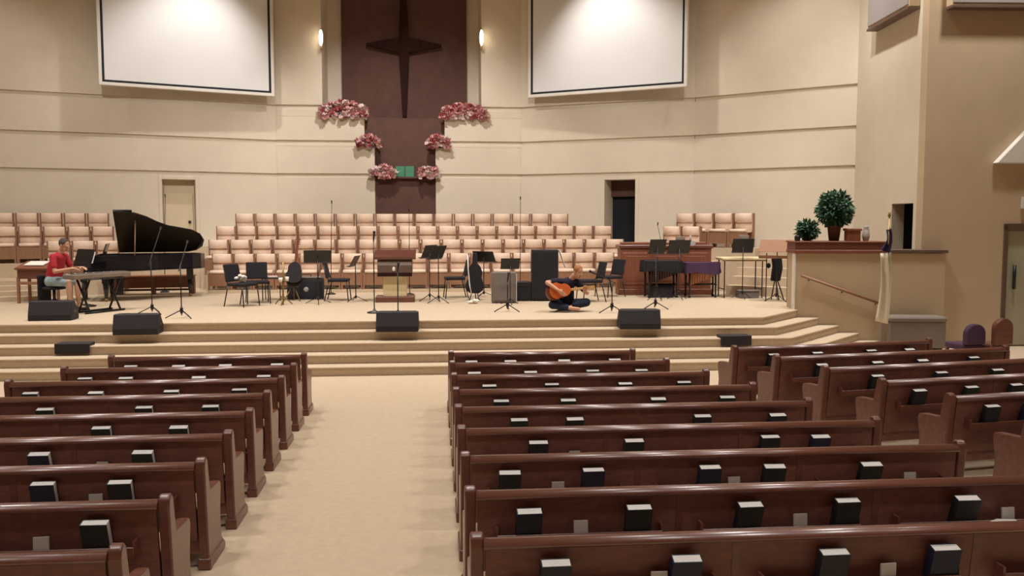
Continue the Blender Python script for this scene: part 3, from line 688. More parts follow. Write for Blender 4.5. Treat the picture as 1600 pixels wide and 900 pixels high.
# music stands
def music_stand(w_=.50, h_=.32, m='black', height=1.05, tilt=22):
    o = thing('music_stand', 'black music stand', 'music stand')
    t = R(tilt)
    MB().box((0, .02, height + h_ * .42), (w_, .008, h_), 0, -t).build('desk', m, o, .003)
    MB().box((0, -.075, height - h_ * .06), (w_, .07, .008), 0, -t).build('desk_lip', m, o)
    MB().tube([(0, 0.03, .12), (0, 0.03, height + h_ * .3)], .011, 8).build('shaft', 'metal', o)
    MB().lathe([(.018, 0), (.024, .02), (.024, .07), (.016, .09)], (0, .03, .10), 10).build('collar', 'black', o)
    for k in range(3):
        a = R(90 + 120 * k); MB().tube([(0, .03, .17), (.26 * math.cos(a), .03 + .26 * math.sin(a), .012)], .009, 6).build('leg', 'black', o)
    return o
ms = music_stand()
def put_stand(px, ytop, Y, rz, lab, sc_=1.0, src=None):
    """top of the desk at pixel row ytop; its feet on the platform at Y"""
    X = PY(px, ytop, Y).x; z = PY(px, ytop, Y).z - ZS
    o = place(src or ms, (X, Y, ZS), R(rz + 180), lab, 'music stands on the platform'); s = z / 1.36; o.scale = (sc_, sc_, s); return o
put_stand(496, 389, 18.9, 8, 'black music stand with a wide desk above the black guitar amplifier', 1.15)
put_stand(553, 398, 19.3, 80, 'black music stand seen edge on beside the round base microphone stand')
put_stand(669, 381, 19.3, 60, 'black music stand behind the lectern, first of a close pair')
put_stand(683, 382, 18.8, 55, 'black music stand beside the lectern, second of a close pair')
put_stand(757, 391, 20.1, -35, 'black music stand with a tilted desk over the black gig bag', 1.1)
put_stand(797, 402, 18.4, 4, 'black music stand in front of the grey amplifier', .8)
put_stand(1027, 372, 19.0, 14, 'black music stand in front of the organ console, the one beside the console end', .8)
stand_a = put_stand(1061, 373, 19.2, 4, 'black music stand with a pale sheet in front of the organ console', 1.0)
stand_b = put_stand(1161, 371, 19.3, -6, 'black music stand with a pale sheet behind the cream topped table', .95)
def sheet(stand, lab):
    """sheet resting against the player's side of a stand's desk, its top edge above the desk"""
    sz_ = stand.scale.z; sy_ = stand.scale.y; t = R(22); rz_ = stand.rotation_euler.z
    zc, z = 1.184 * sz_, 1.30 * sz_
    y_ = .02 * sy_ + (z - zc) * math.tan(t) * sy_ / sz_ - .013 * sy_
    p = Vector(stand.location) + Matrix.Rotation(rz_, 3, 'Z') @ Vector((0, y_, z))
    return tag(MB().box((0, 0, 0), (.22, .006, .24), 0, -math.atan(math.tan(t) * sy_ / sz_)).build('music_sheet', 'greylight', loc=p, rz=rz_), lab, 'paper')
sheet(stand_a, 'pale sheet standing on the stand before the organ console')
sheet(stand_b, 'pale sheet standing on the stand behind the cream topped table')
# large tilted conductor desk by the half wall
ld_ = music_stand(.75, .5, 'oak', 1.0, 60); ld_.name = 'wide_music_desk'; ld_['label'] = 'wide sloping brown music desk on thin legs beside the half wall'; ld_['category'] = 'music stand'
X = PY(1214, 400, 18.5).x; ld_.location = (X, 18.5, ZS); ld_.rotation_euler.z = R(-28)
for s in (-.22, .22): MB().tube([(s, .05, 0), (s, .05, 1.05)], .012, 6).build('support_leg', 'metal', ld_)

# microphone stands
def mic_stand(label, px, py, ytop, kind, boom=None):
    q = pl(px, py); h = PY(px, ytop, q.y).z - ZS
    o = thing('microphone_stand', label, 'microphone stand', (q.x, q.y, ZS), 0, 'microphone stands on the platform')
    if kind == 'round': MB().lathe([(.14, 0), (.14, .02), (.03, .045), (.02, .08)]).build('base', 'metal', o)
    else:
        for k in range(3):
            a = R(80 + 120 * k); MB().tube([(0, 0, .15), (.28 * math.cos(a), .28 * math.sin(a), .012)], .010, 6).build('leg', 'black', o)
        MB().lathe([(.02, 0), (.03, .03), (.03, .09), (.018, .12)], (0, 0, .08), 10).build('collar', 'black', o)
    MB().tube([(0, 0, .05), (0, 0, h)], .011, 8).build('pole', 'metal', o)
    if boom:
        e = Vector(boom) + Vector((0, 0, h)); MB().tube([tuple(-Vector(boom) * .25 + Vector((0, 0, h))), tuple(e)], .009, 6).build('boom', 'metal', o); mp = e; d = Vector(boom).normalized()
    else: mp = Vector((0, 0, h)); d = Vector((.1, -.3, .95)).normalized()
    mc = MB().tube([mp, mp + d * .15], [.013, .02], 8).ball(mp + d * .17, .027, 10, 7).build('microphone', 'vent', o)
    return o
mic_stand('black tripod microphone stand with a boom reaching over the piano rim', 238, 491, 405, 'tri', (-.12, 1.0, .5))
mic_stand('slim tripod microphone stand with a long boom under the raised piano lid', 284, 497, 415, 'tri', (-.15, 1.0, .35))
mic_stand('straight microphone stand on a round base beside the lectern', 585, 489, 376, 'round')
mic_stand('straight microphone stand on a round base directly before the lectern', 622, 491, 425, 'round')
mic_stand('microphone stand with tripod feet directly before the grey amplifier', 793, 487, 440, 'tri')
mic_stand('microphone stand with tripod feet beside the seated guitarist', 956, 489, 440, 'tri', (-.25, .1, .12))
mic_stand('microphone stand with tripod feet before the covered percussion', 1024, 483, 425, 'tri', (.1, .4, .15))
# tall overhead choir microphones among the chairs
def choir_mic(px, ytop, ybase, Y, zb, lab, lean=0.0):
    a = PY(px, ytop, Y); o = thing('choir_microphone', lab, 'microphone stand', (a.x, Y, zb), 0, 'tall choir microphones')
    h = a.z - zb
    MB().lathe([(.11, 0), (.11, .02), (.02, .05)]).build('base', 'metal', o)
    MB().tube([(0, 0, .03), (lean * .5, 0, h * .6), (lean, 0, h)], [.011, .009, .006], 6).build('pole', 'metal', o)
    MB().tube([(lean, 0, h), (lean, -.03, h + .07)], [.012, .016], 8).build('capsule', 'vent', o)
choir_mic(515, 318, 460, 21.3, ZS, 'tall thin choir microphone rising before the choir chairs, nearest the piano', .05)
choir_mic(639, 330, 460, 21.0, ZS, 'tall thin choir microphone rising behind the lectern')
choir_mic(813, 312, 460, 21.2, ZS, 'tall thin choir microphone rising behind the grey amplifier')
choir_mic(253, 308, 400, 22.3, ZS, 'tall thin choir microphone rising behind the piano lid', .08)
choir_mic(1046, 352, 400, 21.62, ZS, 'tall thin choir microphone rising behind the organ console', -.3)

# lectern
q = pl(618, 471); le = thing('lectern', 'dark topped wooden lectern with a pale pedestal and dark plinth', 'lectern', (q.x, q.y, ZS))
MB().bb(-.42, .42, -.25, .35, 0, .12).build('plinth', 'pew', le, .01)
MB().bb(-.25, .25, -.16, .2, .12, .62).build('pedestal', 'cream', le, .008)
MB().prism([(-.24, .58), (.26, .58), (.26, 1.06), (-.18, .92), (-.24, .80)], 'x', -.37, .37).build('upper_case', 'doorframe', le, .012)
MB().box((0, .03, 1.02), (.90, .56, .035), 0, R(17)).build('reading_desk', 'pew', le, .006)
MB().box((0, -.23, .96), (.86, .03, .04), 0, R(17)).build('book_stop', 'pew', le)
MB().ball((-.02, -.245, .72), (.035, .012, .05), 10, 8).build('emblem', 'screenframe', le)
MB().bb(-.37, .37, -.25, -.24, .56, .64).build('trim_band', 'cross', le)

# amplifiers and speaker cabinets
q = pl(476, 468); am = thing('guitar_amplifier', 'black guitar amplifier tilted back under a pale cloth, beside the music stand', 'amplifier', (q.x, q.y + .2, ZS), R(4))
MB().prism([(-.17, 0), (.17, .0), (.22, .46), (-.10, .46)], 'x', -.40, .40).build('cabinet', 'vent', am, .015)
MB().prism([(-.178, .02), (-.17, .02), (-.113, .40), (-.121, .40)], 'x', -.36, .36).build('grille_cloth', 'blackcloth', am)
MB().ball((.02, -.155, .22), (.055, .012, .055), 12, 8).build('badge', 'greylight', am)
MB().bb(-.36, .36, -.11, .2, .46, .50).build('control_top', 'grey', am, .02)
MB().tube([(-.12, .05, .5), (-.1, .05, .55), (.1, .05, .55), (.12, .05, .5)], .012, 6).build('carry_handle', 'black', am)
for s in (-1, 1): MB().bb(s * .34 - .02, s * .34 + .02, -.2, -.1, 0, .03).build('foot', 'metal', am)
q = pl(788, 474); gr = thing('grey_amplifier', 'grey box amplifier standing on edge behind a microphone stand', 'amplifier', (q.x, q.y + .18, ZS), R(-2))
MB().bb(-.26, .26, -.17, .17, .02, .66).build('cabinet', 'grey', gr, .015)
MB().bb(-.22, .22, -.178, -.17, .06, .60).build('grille', 'grey', gr)
MB().bb(.262, .275, -.15, .15, .04, .62).build('side_edge', 'paper', gr)
for s in (-1, 1):
    for t in (-1, 1): MB().lathe([(.02, 0), (.02, .02)], (s * .2, t * .12, 0), 8).build('foot', 'black', gr)
q = pl(853, 471); bc = thing('speaker_cabinet', 'tall black speaker cabinet standing behind the guitarist', 'speaker', (q.x, q.y + .25, ZS), R(-4))
MB().bb(-.29, .29, -.2, .2, .03, 1.12).build('cabinet', 'vent', bc, .012); MB().bb(-.26, .26, -.208, -.2, .07, 1.06).build('grille_cloth', 'blackcloth', bc)
for s in (-1, 1):
    for t in (-1, 1): MB().ball((s * .22, t * .14, .018), .018, 8, 6).build('caster', 'metal', bc)
for s in (-1, 1): MB().bb(s * .295 - .006, s * .295 + .006, -.07, .07, .62, .70).build('side_handle', 'metal', bc)
o = tag(MB().box((0, 0, 0), (.012, .34, .42), 0, 0, R(-20)).build('white_folder', 'paper', loc=(q.x + .382, q.y + .20, ZS + .92), rz=R(-4)), 'white folder leaning against the top of the tall black cabinet', 'folder')
q = pl(822, 471); sb = thing('bass_amplifier', 'low black amplifier box beside the tall black cabinet', 'amplifier', (q.x - .07, q.y + .25, ZS))
MB().bb(-.20, .20, -.18, .18, .0, .42).build('cabinet', 'vent', sb, .012); MB().bb(-.17, .17, -.187, -.18, .04, .30).build('grille', 'blackcloth', sb); MB().bb(-.17, .17, -.187, -.18, .32, .40).build('control_panel', 'metal', sb)

# black gig bag leaning on a stand, white cloth on the floor
q = pl(742, 470); gb = thing('gig_bag', 'black guitar gig bag standing upright with a white strap', 'guitar bag', (q.x, q.y + .1, ZS), R(-10))
def outline(pts): return pts
GB = [(-.10, .16), (-.17, .22), (-.19, .36), (-.14, .50), (-.16, .62), (-.12, .74), (-.05, .82), (-.04, 1.05), (.05, 1.05), (.06, .82), (.13, .74), (.17, .62), (.15, .50), (.2, .36), (.18, .22), (.1, .16)]
MB().prism(GB, 'y', -.06, .06).build('bag', 'blackcloth', gb, .02, seg=2)
MB().tube([(-.14, -.075, 1.0), (-.13, -.08, .7), (-.10, -.08, .35), (-.06, -.08, .14)], .015, 6).build('strap', 'paper', gb)
MB().tube([(-.06, 0, .18), (-.10, -.14, 0)], .012, 6).build('stand_leg', 'black', gb); MB().tube([(.06, 0, .18), (.12, -.14, 0)], .012, 6).build('stand_leg', 'black', gb); MB().tube([(0, .05, .3), (0, .22, 0)], .012, 6).build('stand_leg', 'black', gb)
q = pl(740, 474); wc = MB()
for i in range(6): wc.ball((rr.uniform(-.07, .09), rr.uniform(-.05, .05), .03 + .008 * i), (.07, .05, .03), 9, 6)
tag(wc.build('dropped_cloth', 'paper', loc=(q.x, q.y - .05, ZS)), 'bunched white cloth on the platform floor at the foot of the gig bag', 'cloth')

# dark guitar on a stand near the amplifier
def guitar(name, label, top, neckm, side='black'):
    o = thing(name, label, 'guitar')
    body = []
    for k in range(28):
        a = 2 * math.pi * k / 28; r = 1 + .0
        x = math.cos(a); z = math.sin(a)
        wv = .19 - .035 * z - .045 * math.exp(-((z - .12) / .28) ** 2)
        body.append((wv * x * 1.0, .24 * z))
    MB().prism(body, 'y', -.048, .048, True).build('body', side, o); MB().prism([(u * .97, v * .97) for u, v in body], 'y', -.052, -.047).build('top_plate', top, o)
    MB().lathe([(.045, 0), (.045, .002)], seg=16).build('sound_hole', 'vent', o).rotation_euler = (R(90), 0, 0)
    o.children[-1].location = (0, -.0525, .06)
    MB().bb(-.026, .026, -.066, -.04, .06, .66).build('neck', neckm, o, .006)
    MB().prism([(-.03, .66), (.03, .66), (.04, .82), (-.04, .82)], 'y', -.055, -.035).build('headstock', neckm, o)
    for s in (-1, 1):
        for k in range(3): MB().ball((s * .05, -.045, .69 + k * .045), (.014, .008, .010), 6, 5).build('tuner', 'metal', o)
    MB().bb(-.06, .06, -.06, -.05, -.12, -.10).build('bridge', neckm, o)
    return o
gd = guitar('bass_guitar', 'dark guitar with a red brown neck upright on a stand beside the black amplifier', 'vent', 'guitarred')
q = pl(456, 472); gd.location = (q.x + .02, q.y + .3, ZS + .56); gd.rotation_euler = (R(-8), R(6), 0)
gs = thing('guitar_stand', 'thin brass guitar stand under the dark upright guitar', 'stand', (q.x - .02, q.y + .28, ZS))
MB().tube([(0, .17, .0), (0, .15, .9)], .012, 6).build('mast', 'bronze', gs)
for a in (-1, 1): MB().tube([(0, .1, .35), (a * .18, -.14, 0)], .012, 6).build('leg', 'bronze', gs); MB().tube([(0, .08, .32), (a * .10, .02, .30), (a * .12, -.08, .32)], .01, 6).build('cradle_arm', 'bronze', gs)
# brass saxophone style stand with two white cups
q = pl(441, 477); bs = thing('instrument_stand', 'slim brass stand with two white cups clamped to it', 'stand', (q.x, q.y + .1, ZS))
MB().tube([(0, 0, 0), (.02, 0, .9)], .02, 8).build('mast', 'bronze', bs)
for k in range(3): a = R(30 + 120 * k); MB().tube([(0, 0, .2), (.2 * math.cos(a), .2 * math.sin(a), .01)], .012, 6).build('leg', 'bronze', bs)
MB().lathe([(.03, 0), (.045, .09)], (-.03, -.06, .48), 12).build('cup', 'paper', bs); MB().lathe([(.03, 0), (.04, .09)], (.10, -.05, .50), 12).build('cup', 'paper', bs)
MB().tube([(-.05, -.02, .48), (.12, -.02, .49)], .008, 6).build('clamp_bar', 'metal', bs)

# ---------------------------------------------------------------- grand piano
po = thing('grand_piano', 'black grand piano with its lid raised, on the platform below the screen', 'piano', (-7.25, 19.55, ZS), R(14))
OUT = [(0, 0), (.62, 0), (.85, .04), (1.08, .17), (1.30, .36), (1.52, .50), (1.78, .58), (2.02, .66), (2.20, .82), (2.28, 1.05), (2.24, 1.28), (2.10, 1.44), (1.9, 1.5), (0, 1.5)]
MB().prism(OUT[:2] + OUT[2:], 'z', .66, .70).build('bottom_board', 'piano', po)
b = MB(); n = len(OUT)
inn = [Vector((u, v)) for u, v in OUT]; cen = Vector((1.0, .85))
inn = [p + (cen - p).normalized() * .05 for p in inn]
vs = [(u, v, z) for z in (.68, 1.0) for u, v in OUT] + [(p.x, p.y, z) for z in (.68, 1.0) for p in inn]
fs = []
for i in range(n):
    j = (i + 1) % n
    fs += [(i, j, n + j, n + i), (2 * n + j, 2 * n + i, 3 * n + i, 3 * n + j), (n + i, n + j, 3 * n + j, 3 * n + i)]
b.add(vs, fs).build('rim', 'piano', po)
MB().prism([(p.x, p.y) for p in inn], 'z', .88, .89).build('soundboard', 'bronze', po)
MB().bb(-.16, .02, .0, 1.5, .66, .72).bb(-.16, .30, 0, .07, .72, .88).bb(-.16, .30, 1.43, 1.5, .72, .88).build('key_bed', 'piano', po, .01)
MB().bb(-.14, .01, .10, 1.40, .72, .74).build('keys', 'ivory', po)
MB().bb(.0, .03, .10, 1.40, .74, .98).build('fallboard', 'piano', po)
MB().box((.22, .75, 1.12), (.02, .75, .26), 0, 0, R(18)).build('music_desk', 'piano', po)
LIDA = R(38)
LIDP = [(max(u, .42), v) for u, v in OUT[1:-1]] + [(.42, 1.5)]; LIDP = [(.42, -.02)] + LIDP
lv = []
for off in (0, .022):
    for u, v in LIDP:
        d = 1.5 - v; lv.append((u, 1.5 - d * math.cos(LIDA) + off * math.sin(LIDA) * 1, 1.02 + d * math.sin(LIDA) + off * math.cos(LIDA)))
m_ = len(LIDP)
MB().add(lv, [list(range(m_))[::-1], list(range(m_, 2 * m_))] + [(i, (i + 1) % m_, m_ + (i + 1) % m_, m_ + i) for i in range(m_)]).build('lid', 'piano', po)
lv2 = []
for off in (.028, .05):
    for u, v in [(.42, -.02), (.80, -.02), (.80, 1.5), (.42, 1.5)]:
        d = 1.5 - v; lv2.append((u, 1.5 - d * math.cos(LIDA) + off * math.sin(LIDA), 1.02 + d * math.sin(LIDA) + off * math.cos(LIDA)))
MB().add(lv2, [(3, 2, 1, 0), (4, 5, 6, 7), (0, 1, 5, 4), (1, 2, 6, 5), (2, 3, 7, 6), (3, 0, 4, 7)]).build('front_lid_flap', 'piano', po)
MB().tube([(.85, .10, .98), (.85, 1.5 - 1.2 * math.cos(LIDA), 1.02 + 1.2 * math.sin(LIDA))], .012, 6).build('lid_prop', 'oak', po)
for u, v in ((.25, .16), (.25, 1.34), (1.95, 1.08)):
    lg = MB().prism([(u - .075, v - .075), (u + .075, v - .075), (u + .075, v + .075), (u - .075, v + .075)], 'z', .40, .66).lathe([(.035, .08), (.07, .40)], (u, v, 0), 8).build('leg', 'piano', po, .008)
    MB().ball((u, v, .04), .04, 10, 7).build('caster', 'bronze', lg)
MB().bb(.42, .56, .62, .88, .12, .66).bb(.30, .42, .62, .88, .10, .15).build('pedal_lyre', 'piano', po, .008)
# piano bench and long wooden bench under the piano
pb_ = thing('piano_bench', 'black piano bench at the keyboard of the grand piano', 'bench', (-7.85, 20.3, ZS), R(14))
MB().bb(-.18, .18, -.35, .35, .42, .50).build('seat', 'blackcloth', pb_, .02)
for a in (-1, 1):
    for c_ in (-1, 1): MB().tube([(a * .15, c_ * .31, .42), (a * .15, c_ * .31, 0)], [.025, .018], 8).build('leg', 'black', pb_)
wbn = thing('wooden_bench', 'long reddish wooden bench standing behind the grand piano legs', 'bench', (-6.65, 21.75, ZS), R(8))
MB().bb(-.95, .95, -.17, .17, .42, .46).build('seat', 'orangepanel', wbn, .01); MB().bb(-.9, .9, -.13, -.10, .16, .42).build('front_panel', 'redwood', wbn); MB().bb(-.9, .9, -.02, .02, .08, .13).build('stretcher', 'pew', wbn)
for a in (-.9, 0, .9): MB().bb(a - .03, a + .03, -.15, .15, 0, .42).build('leg', 'redwood', wbn)
# small organ style desk behind the keyboard player
q = pl(58, 470); dk = thing('writing_desk', 'brown wooden desk with a sloping top behind the keyboard player', 'desk', (q.x + .22, q.y - .42, ZS), R(-6))
MB().box((0, 0, .80), (.72, .55, .04), 0, R(14)).build('desk_top', 'redwood', dk, .006); MB().bb(-.32, .32, -.22, .22, .52, .72).build('drawer_case', 'pew', dk)
for a in (-1, 1):
    for c_ in (-1, 1): MB().bb(a * .31 - .025, a * .31 + .025, c_ * .21 - .025, c_ * .21 + .025, 0, .56).build('leg', 'oak', dk)
MB().bb(-.25, .25, -.28, -.24, .40, .46).build('foot_rail', 'oak', dk)
tag(MB().box((0, 0, 0), (.42, .30, .012), R(-6), R(14)).build('open_music_book', 'paper', loc=(q.x + .20, q.y - .40, ZS + .842)), 'open white music book on the sloping wooden desk', 'book')

# ---------------------------------------------------------------- electronic keyboard on stand
ka, kb = PZ(112, 437, 1.42), PZ(190, 427, 1.42)
kdir = Vector((kb.x - ka.x, kb.y - ka.y)); krz = math.atan2(kdir.y, kdir.x); KL = 1.30
kc = (ka + kb) / 2; kc = Vector((PY(153, 432, 17.6).x, 17.6)); krz = R(60)
ks = thing('electronic_keyboard', 'taupe electronic keyboard in front of the player in red', 'keyboard', (kc.x, kc.y, ZS + .66), krz)
MB().bb(-KL / 2, KL / 2, -.16, .16, 0, .09).build('case', 'keyboard', ks, .012); MB().bb(-KL / 2 + .06, KL / 2 - .06, .02, .15, .09, .10).build('white_keys', 'ivory', ks)
MB().bb(-KL / 2 + .05, KL / 2 - .05, -.14, .0, .09, .105).build('control_panel', 'grey', ks)
for k in range(20):
    if k % 7 not in (2, 6): MB().bb(-.58 + k * .058, -.555 + k * .058, .02, .10, .10, .11).build('black_key', 'black', ks)
kst = thing('keyboard_stand', 'black crossed leg stand under the electronic keyboard', 'stand', (kc.x, kc.y, ZS), krz)
for u in (-.35, .35):
    MB().tube([(u, -.17, .03), (u, .15, .648)], .020, 8).build('crossed_leg', 'black', kst); MB().tube([(u + .04, .17, .03), (u + .04, -.15, .648)], .020, 8).build('crossed_leg', 'black', kst)
MB().tube([(-.45, -.17, .02), (.45, -.17, .02)], .02, 8).build('floor_bar', 'black', kst); MB().tube([(-.45, .17, .02), (.45, .17, .02)], .02, 8).build('floor_bar', 'black', kst)
MB().tube([(-.45, .16, .645), (.45, .16, .645)], .012, 8).build('top_bar', 'black', kst); MB().tube([(-.45, -.16, .645), (.45, -.16, .645)], .012, 8).build('top_bar', 'black', kst)
# upright music desk with papers in front of the player
pd = thing('music_rest', 'black sloping music rest with white pages between the player and the piano', 'music stand', (PY(132, 420, 18.7).x, 18.7, ZS), R(-40))
MB().box((0, 0, 1.00), (.62, .02, .36), 0, R(-18)).build('desk', 'black', pd); MB().bb(-.31, .31, -.14, -.04, .80, .82).build('ledge', 'black', pd)
MB().tube([(0, 0, .05), (0, 0, .95)], .02, 8).build('shaft', 'metal', pd); MB().lathe([(.2, 0), (.2, .02), (.03, .06)]).build('base', 'metal', pd)
pg = tag(MB().box((0, 0, 0), (.16, .008, .24), 0, R(-18)).build('white_page', 'paper', loc=(PY(145, 400, 18.6).x, 18.55, ZS + 1.01), rz=R(-40)), 'white page standing on the black sloping music rest', 'paper')

# ---------------------------------------------------------------- organ console, percussion, cream table
q = pl(1042, 461); oc = thing('organ_console', 'large reddish wooden organ console behind the covered percussion', 'organ', (q.x, q.y + .32, ZS), R(-3)); oc.scale = (1, .66, 1)
W2 = 1.12
MB().bb(-W2, W2, -.42, .40, 0, .14).build('plinth', 'redwood', oc, .012); MB().bb(-W2 + .04, W2 - .04, -.38, .38, .14, 1.10).build('case', 'redwood', oc, .008)
for k in range(3):
    a = -W2 + .10 + k * .69; pn = MB().bb(a, a + .64, -.40, -.38, .24, 1.0).build('panel', 'redwood', oc, .008); MB().bb(a + .08, a + .56, -.41, -.40, .32, .92).build('raised_field', 'redwood', pn, .008)
MB().bb(-W2, W2, -.43, .43, 1.10, 1.18).build('top_board', 'pew', oc, .012)
MB().bb(-W2 + .1, W2 - .1, .0, .40, 1.18, 1.24).build('upper_shelf', 'redwood', oc, .01)
sl = tag(MB().bb(-.14, .14, -.08, .08, 0, .09).lathe([(.03, 0), (.02, .14)], (.04, 0, .09), 10).build('silver_lamp', 'greylight', loc=(q.x + .55, q.y + .14, ZS + 1.18)), 'small silver desk lamp base on top of the organ console', 'lamp')

def mallet(label, px, py, L, m, h, taper, loc=None, rz=0, panel=None, name='percussion'):
    q = pl(px, py); o = thing(name, label, 'percussion', loc or (q.x, q.y + .3, ZS), rz)
    # draped cover: trapezoid top with hanging skirt
    top = [(-L / 2, -.36), (L / 2, -.36 + taper), (L / 2, .36 - taper), (-L / 2, .36)]
    MB().prism(top, 'z', h - .04, h).build('top_frame', m, o, .015)
    sk = MB(); N = 40; vs = []
    per = []
    for i in range(4):
        a, b_ = Vector(top[i]), Vector(top[(i + 1) % 4])
        for k in range(N // 4): per.append(a.lerp(b_, k / (N // 4)))
    for zi, (dz, amp) in enumerate(((0, 0), (-.12, .012), (-.25, .028))):
        for i, p in enumerate(per):
            out = p.normalized() * amp * math.sin(i * 1.7) + p.normalized() * amp * .5; vs.append((p.x + out.x, p.y + out.y, h + .005 + dz + .03 * math.sin(i * .6) * (zi == 2)))
    sk.add(vs, [(r_ * N + i, r_ * N + (i + 1) % N, (r_ + 1) * N + (i + 1) % N, (r_ + 1) * N + i) for r_ in range(2) for i in range(N)], True).build('cover_skirt', m, o)
    for x in (-L / 2 + .1, L / 2 - .1):
        for y in (-.25 , .25):
            yy = y if x < 0 else y * .6
            lg = MB().tube([(x, yy, h - .1), (x * 1.02, yy, .07)], .022, 8).build('leg', 'black', o); MB().ball((x * 1.02, yy, .035), .035, 8, 6).build('caster', 'vent', lg)
        MB().tube([(x, -.25, .3), (x, .25, .3)], .018, 6).build('end_bar', 'black', o)
    MB().tube([(-L / 2 + .1, 0, .3), (L / 2 - .1, 0, .3)], .018, 6).build('long_bar', 'black', o)
    nres = int(L / .075)
    for k in range(nres):
        x = -L / 2 + .14 + k * (L - .28) / (nres - 1); MB().tube([(x, -.12, h - .15), (x, -.12, h - .30 - .22 * (1 - k / nres))], .024, 8).build('resonator', panel or 'vent', o)
    return o
mallet('black covered mallet percussion on wheels in front of the organ console', 1038, 466, .84, 'blackcloth', .84, .06, rz=R(-3), name='covered_marimba')
mallet('purple covered mallet percussion on wheels beside the black covered one', 1101, 466, .80, 'purplecloth', .80, .16, rz=R(-6), panel='orangepanel', name='covered_vibraphone')
hb = pl(1068, 466)
# dark drum trunk under the black cover
tk = thing('equipment_trunk', 'black equipment trunk under the black covered percussion', 'trunk', (pl(1038, 466).x, hb.y + .33, ZS)); MB().bb(-.24, .24, -.16, .16, 0, .24).build('case', 'vent', tk, .01); MB().bb(-.24, .24, -.165, .165, .24, .275).build('lid', 'blackcloth', tk, .008)
q = pl(1163, 466); ct = thing('cream_table', 'cream topped folding table on thin dark legs beside the percussion', 'table', (q.x, q.y + .3, ZS), R(-4))
MB().bb(-.50, .50, -.33, .33, .86, .92).build('table_top', 'cream', ct, .015); MB().bb(-.50, .50, -.335, -.33, .84, .87).build('edge_band', 'bronze', ct)
for a in (-.43, .43):
    for c_ in (-.26, .26):
        MB().tube([(a, c_, .86), (a, c_, 0)], .014, 8).build('leg', 'metal', ct)
    MB().tube([(a, -.26, .2), (a, .26, .2)], .01, 6).build('cross_bar', 'metal', ct)
q = pl(1200, 466); bg = thing('black_stand_bag', 'black cloth bag hanging from a stand beside the cream topped table', 'bag', (q.x, q.y - .4, ZS))
MB().prism([(-.09, .95), (.12, .95), (.15, .70), (.10, .42), (-.10, .42), (-.06, .75)], 'y', -.06, .06).build('bag', 'blackcloth', bg, .02); MB().tube([(0, 0, .5), (.06, -.08, 0)], .014, 6).build('leg', 'black', bg); MB().tube([(.03, 0, .5), (.16, -.12, 0)], .014, 6).build('leg', 'black', bg); MB().tube([(0, 0, .5), (-.02, .16, 0)], .014, 6).build('leg', 'black', bg)
MB().ball((-.16, 0, .76), (.05, .04, .06), 10, 7).build('side_pouch', 'blackcloth', bg)
q = pl(1180, 462); bx_ = tag(MB().bb(-.22, .22, -.16, .16, 0, .15).bb(-.235, .235, -.175, .175, .15, .18).build('flat_case', 'grey', loc=(q.x - .38, q.y - .50, ZS), bevel=.01), 'low grey brown equipment case on the floor below the cream topped table', 'case')

# grey bench before the half wall, two chairs near the double door
o = thing('grey_bench', 'low grey upholstered box bench against the tan half wall', 'bench', (PY(1403, 520, 16.2).x + .27, 16.13, 0), hrz)
MB().bb(-.52, .52, -.22, .22, .08, .58).build('body', 'benchgrey', o, .015); MB().bb(-.54, .54, -.24, .24, .58, .68).build('cushion', 'benchgrey', o, .03); 
for a in (-.44, .44): MB().bb(a - .04, a + .04, -.18, .18, 0, .08).build('foot', 'black', o)
for px, ytop, Y, m, lab, w_ in ((1523, 506, 13.5, 'purplechair', 'purple upholstered rounded chair near the double door', .38), (1567, 497, 13.4, 'pew', 'dark reddish wooden chair near the double door, beside the purple chair', .36)):
    p = PY(px, ytop, Y); h = p.z; o = thing('side_chair', lab, 'chair', (p.x, Y, 0), R(10))
    pts = [(-w_ / 2, .5)] + [(-w_ / 2 * math.cos(math.pi * k / 10), h - .16 + .16 * math.sin(math.pi * k / 10)) for k in range(11)] + [(w_ / 2, .5)]
    MB().prism(pts, 'y', -.05, .05).build('backrest', m, o, .015); MB().bb(-w_ / 2, w_ / 2, 0, .42, .40, .50).build('seat', m, o, .02)
    for a in (-1, 1):
        for c_ in (0, .38): MB().bb(a * (w_ / 2 - .03) - .02, a * (w_ / 2 - .03) + .02, c_, c_ + .04, 0, .40).build('leg', 'pew', o)

# ================================================================== PEOPLE
def remesh(o, vox, sm=4):
    r = o.modifiers.new('remesh', 'REMESH'); r.mode = 'VOXEL'; r.voxel_size = vox; r.use_smooth_shade = True
    s = o.modifiers.new('smooth', 'SMOOTH'); s.factor = .5; s.iterations = sm
    return o
def hand(b, wrist, d, palm_n, curl=.5, s=1.0, thumb=1):
    """palm and five separate fingers; d = pointing direction, palm_n = direction the palm faces"""
    d = Vector(d).normalized(); n = Vector(palm_n); n = (n - d * n.dot(d)).normalized(); side = d.cross(n) * thumb; w0 = Vector(wrist)
    b.capsule(w0, w0 + d * .05, .026, .027)
    for k in range(4):
        base = w0 + d * .085 + side * (.030 - .020 * k); b.capsule(w0 + d * .02 + side * (.018 - .012 * k), base, .015, .0125)
        l = (.040, .045, .042, .033)[k] * s; dd = d; p = base
        for j in range(3):
            dd = (dd * math.cos(curl * .8) + n * math.sin(curl * .8)).normalized() if j or curl > .3 else dd
            q_ = p + dd * l * (1, .75, .6)[j]; b.capsule(p, q_, .0095 - .001 * j, .0088 - .001 * j); p = q_
    tb_ = w0 + d * .03 + side * .028; t1 = tb_ + (d * .5 + side * .6 + n * .35).normalized() * .04; b.capsule(tb_, t1, .014, .011); b.capsule(t1, t1 + (d * .8 + n * .5).normalized() * .03, .011, .009)
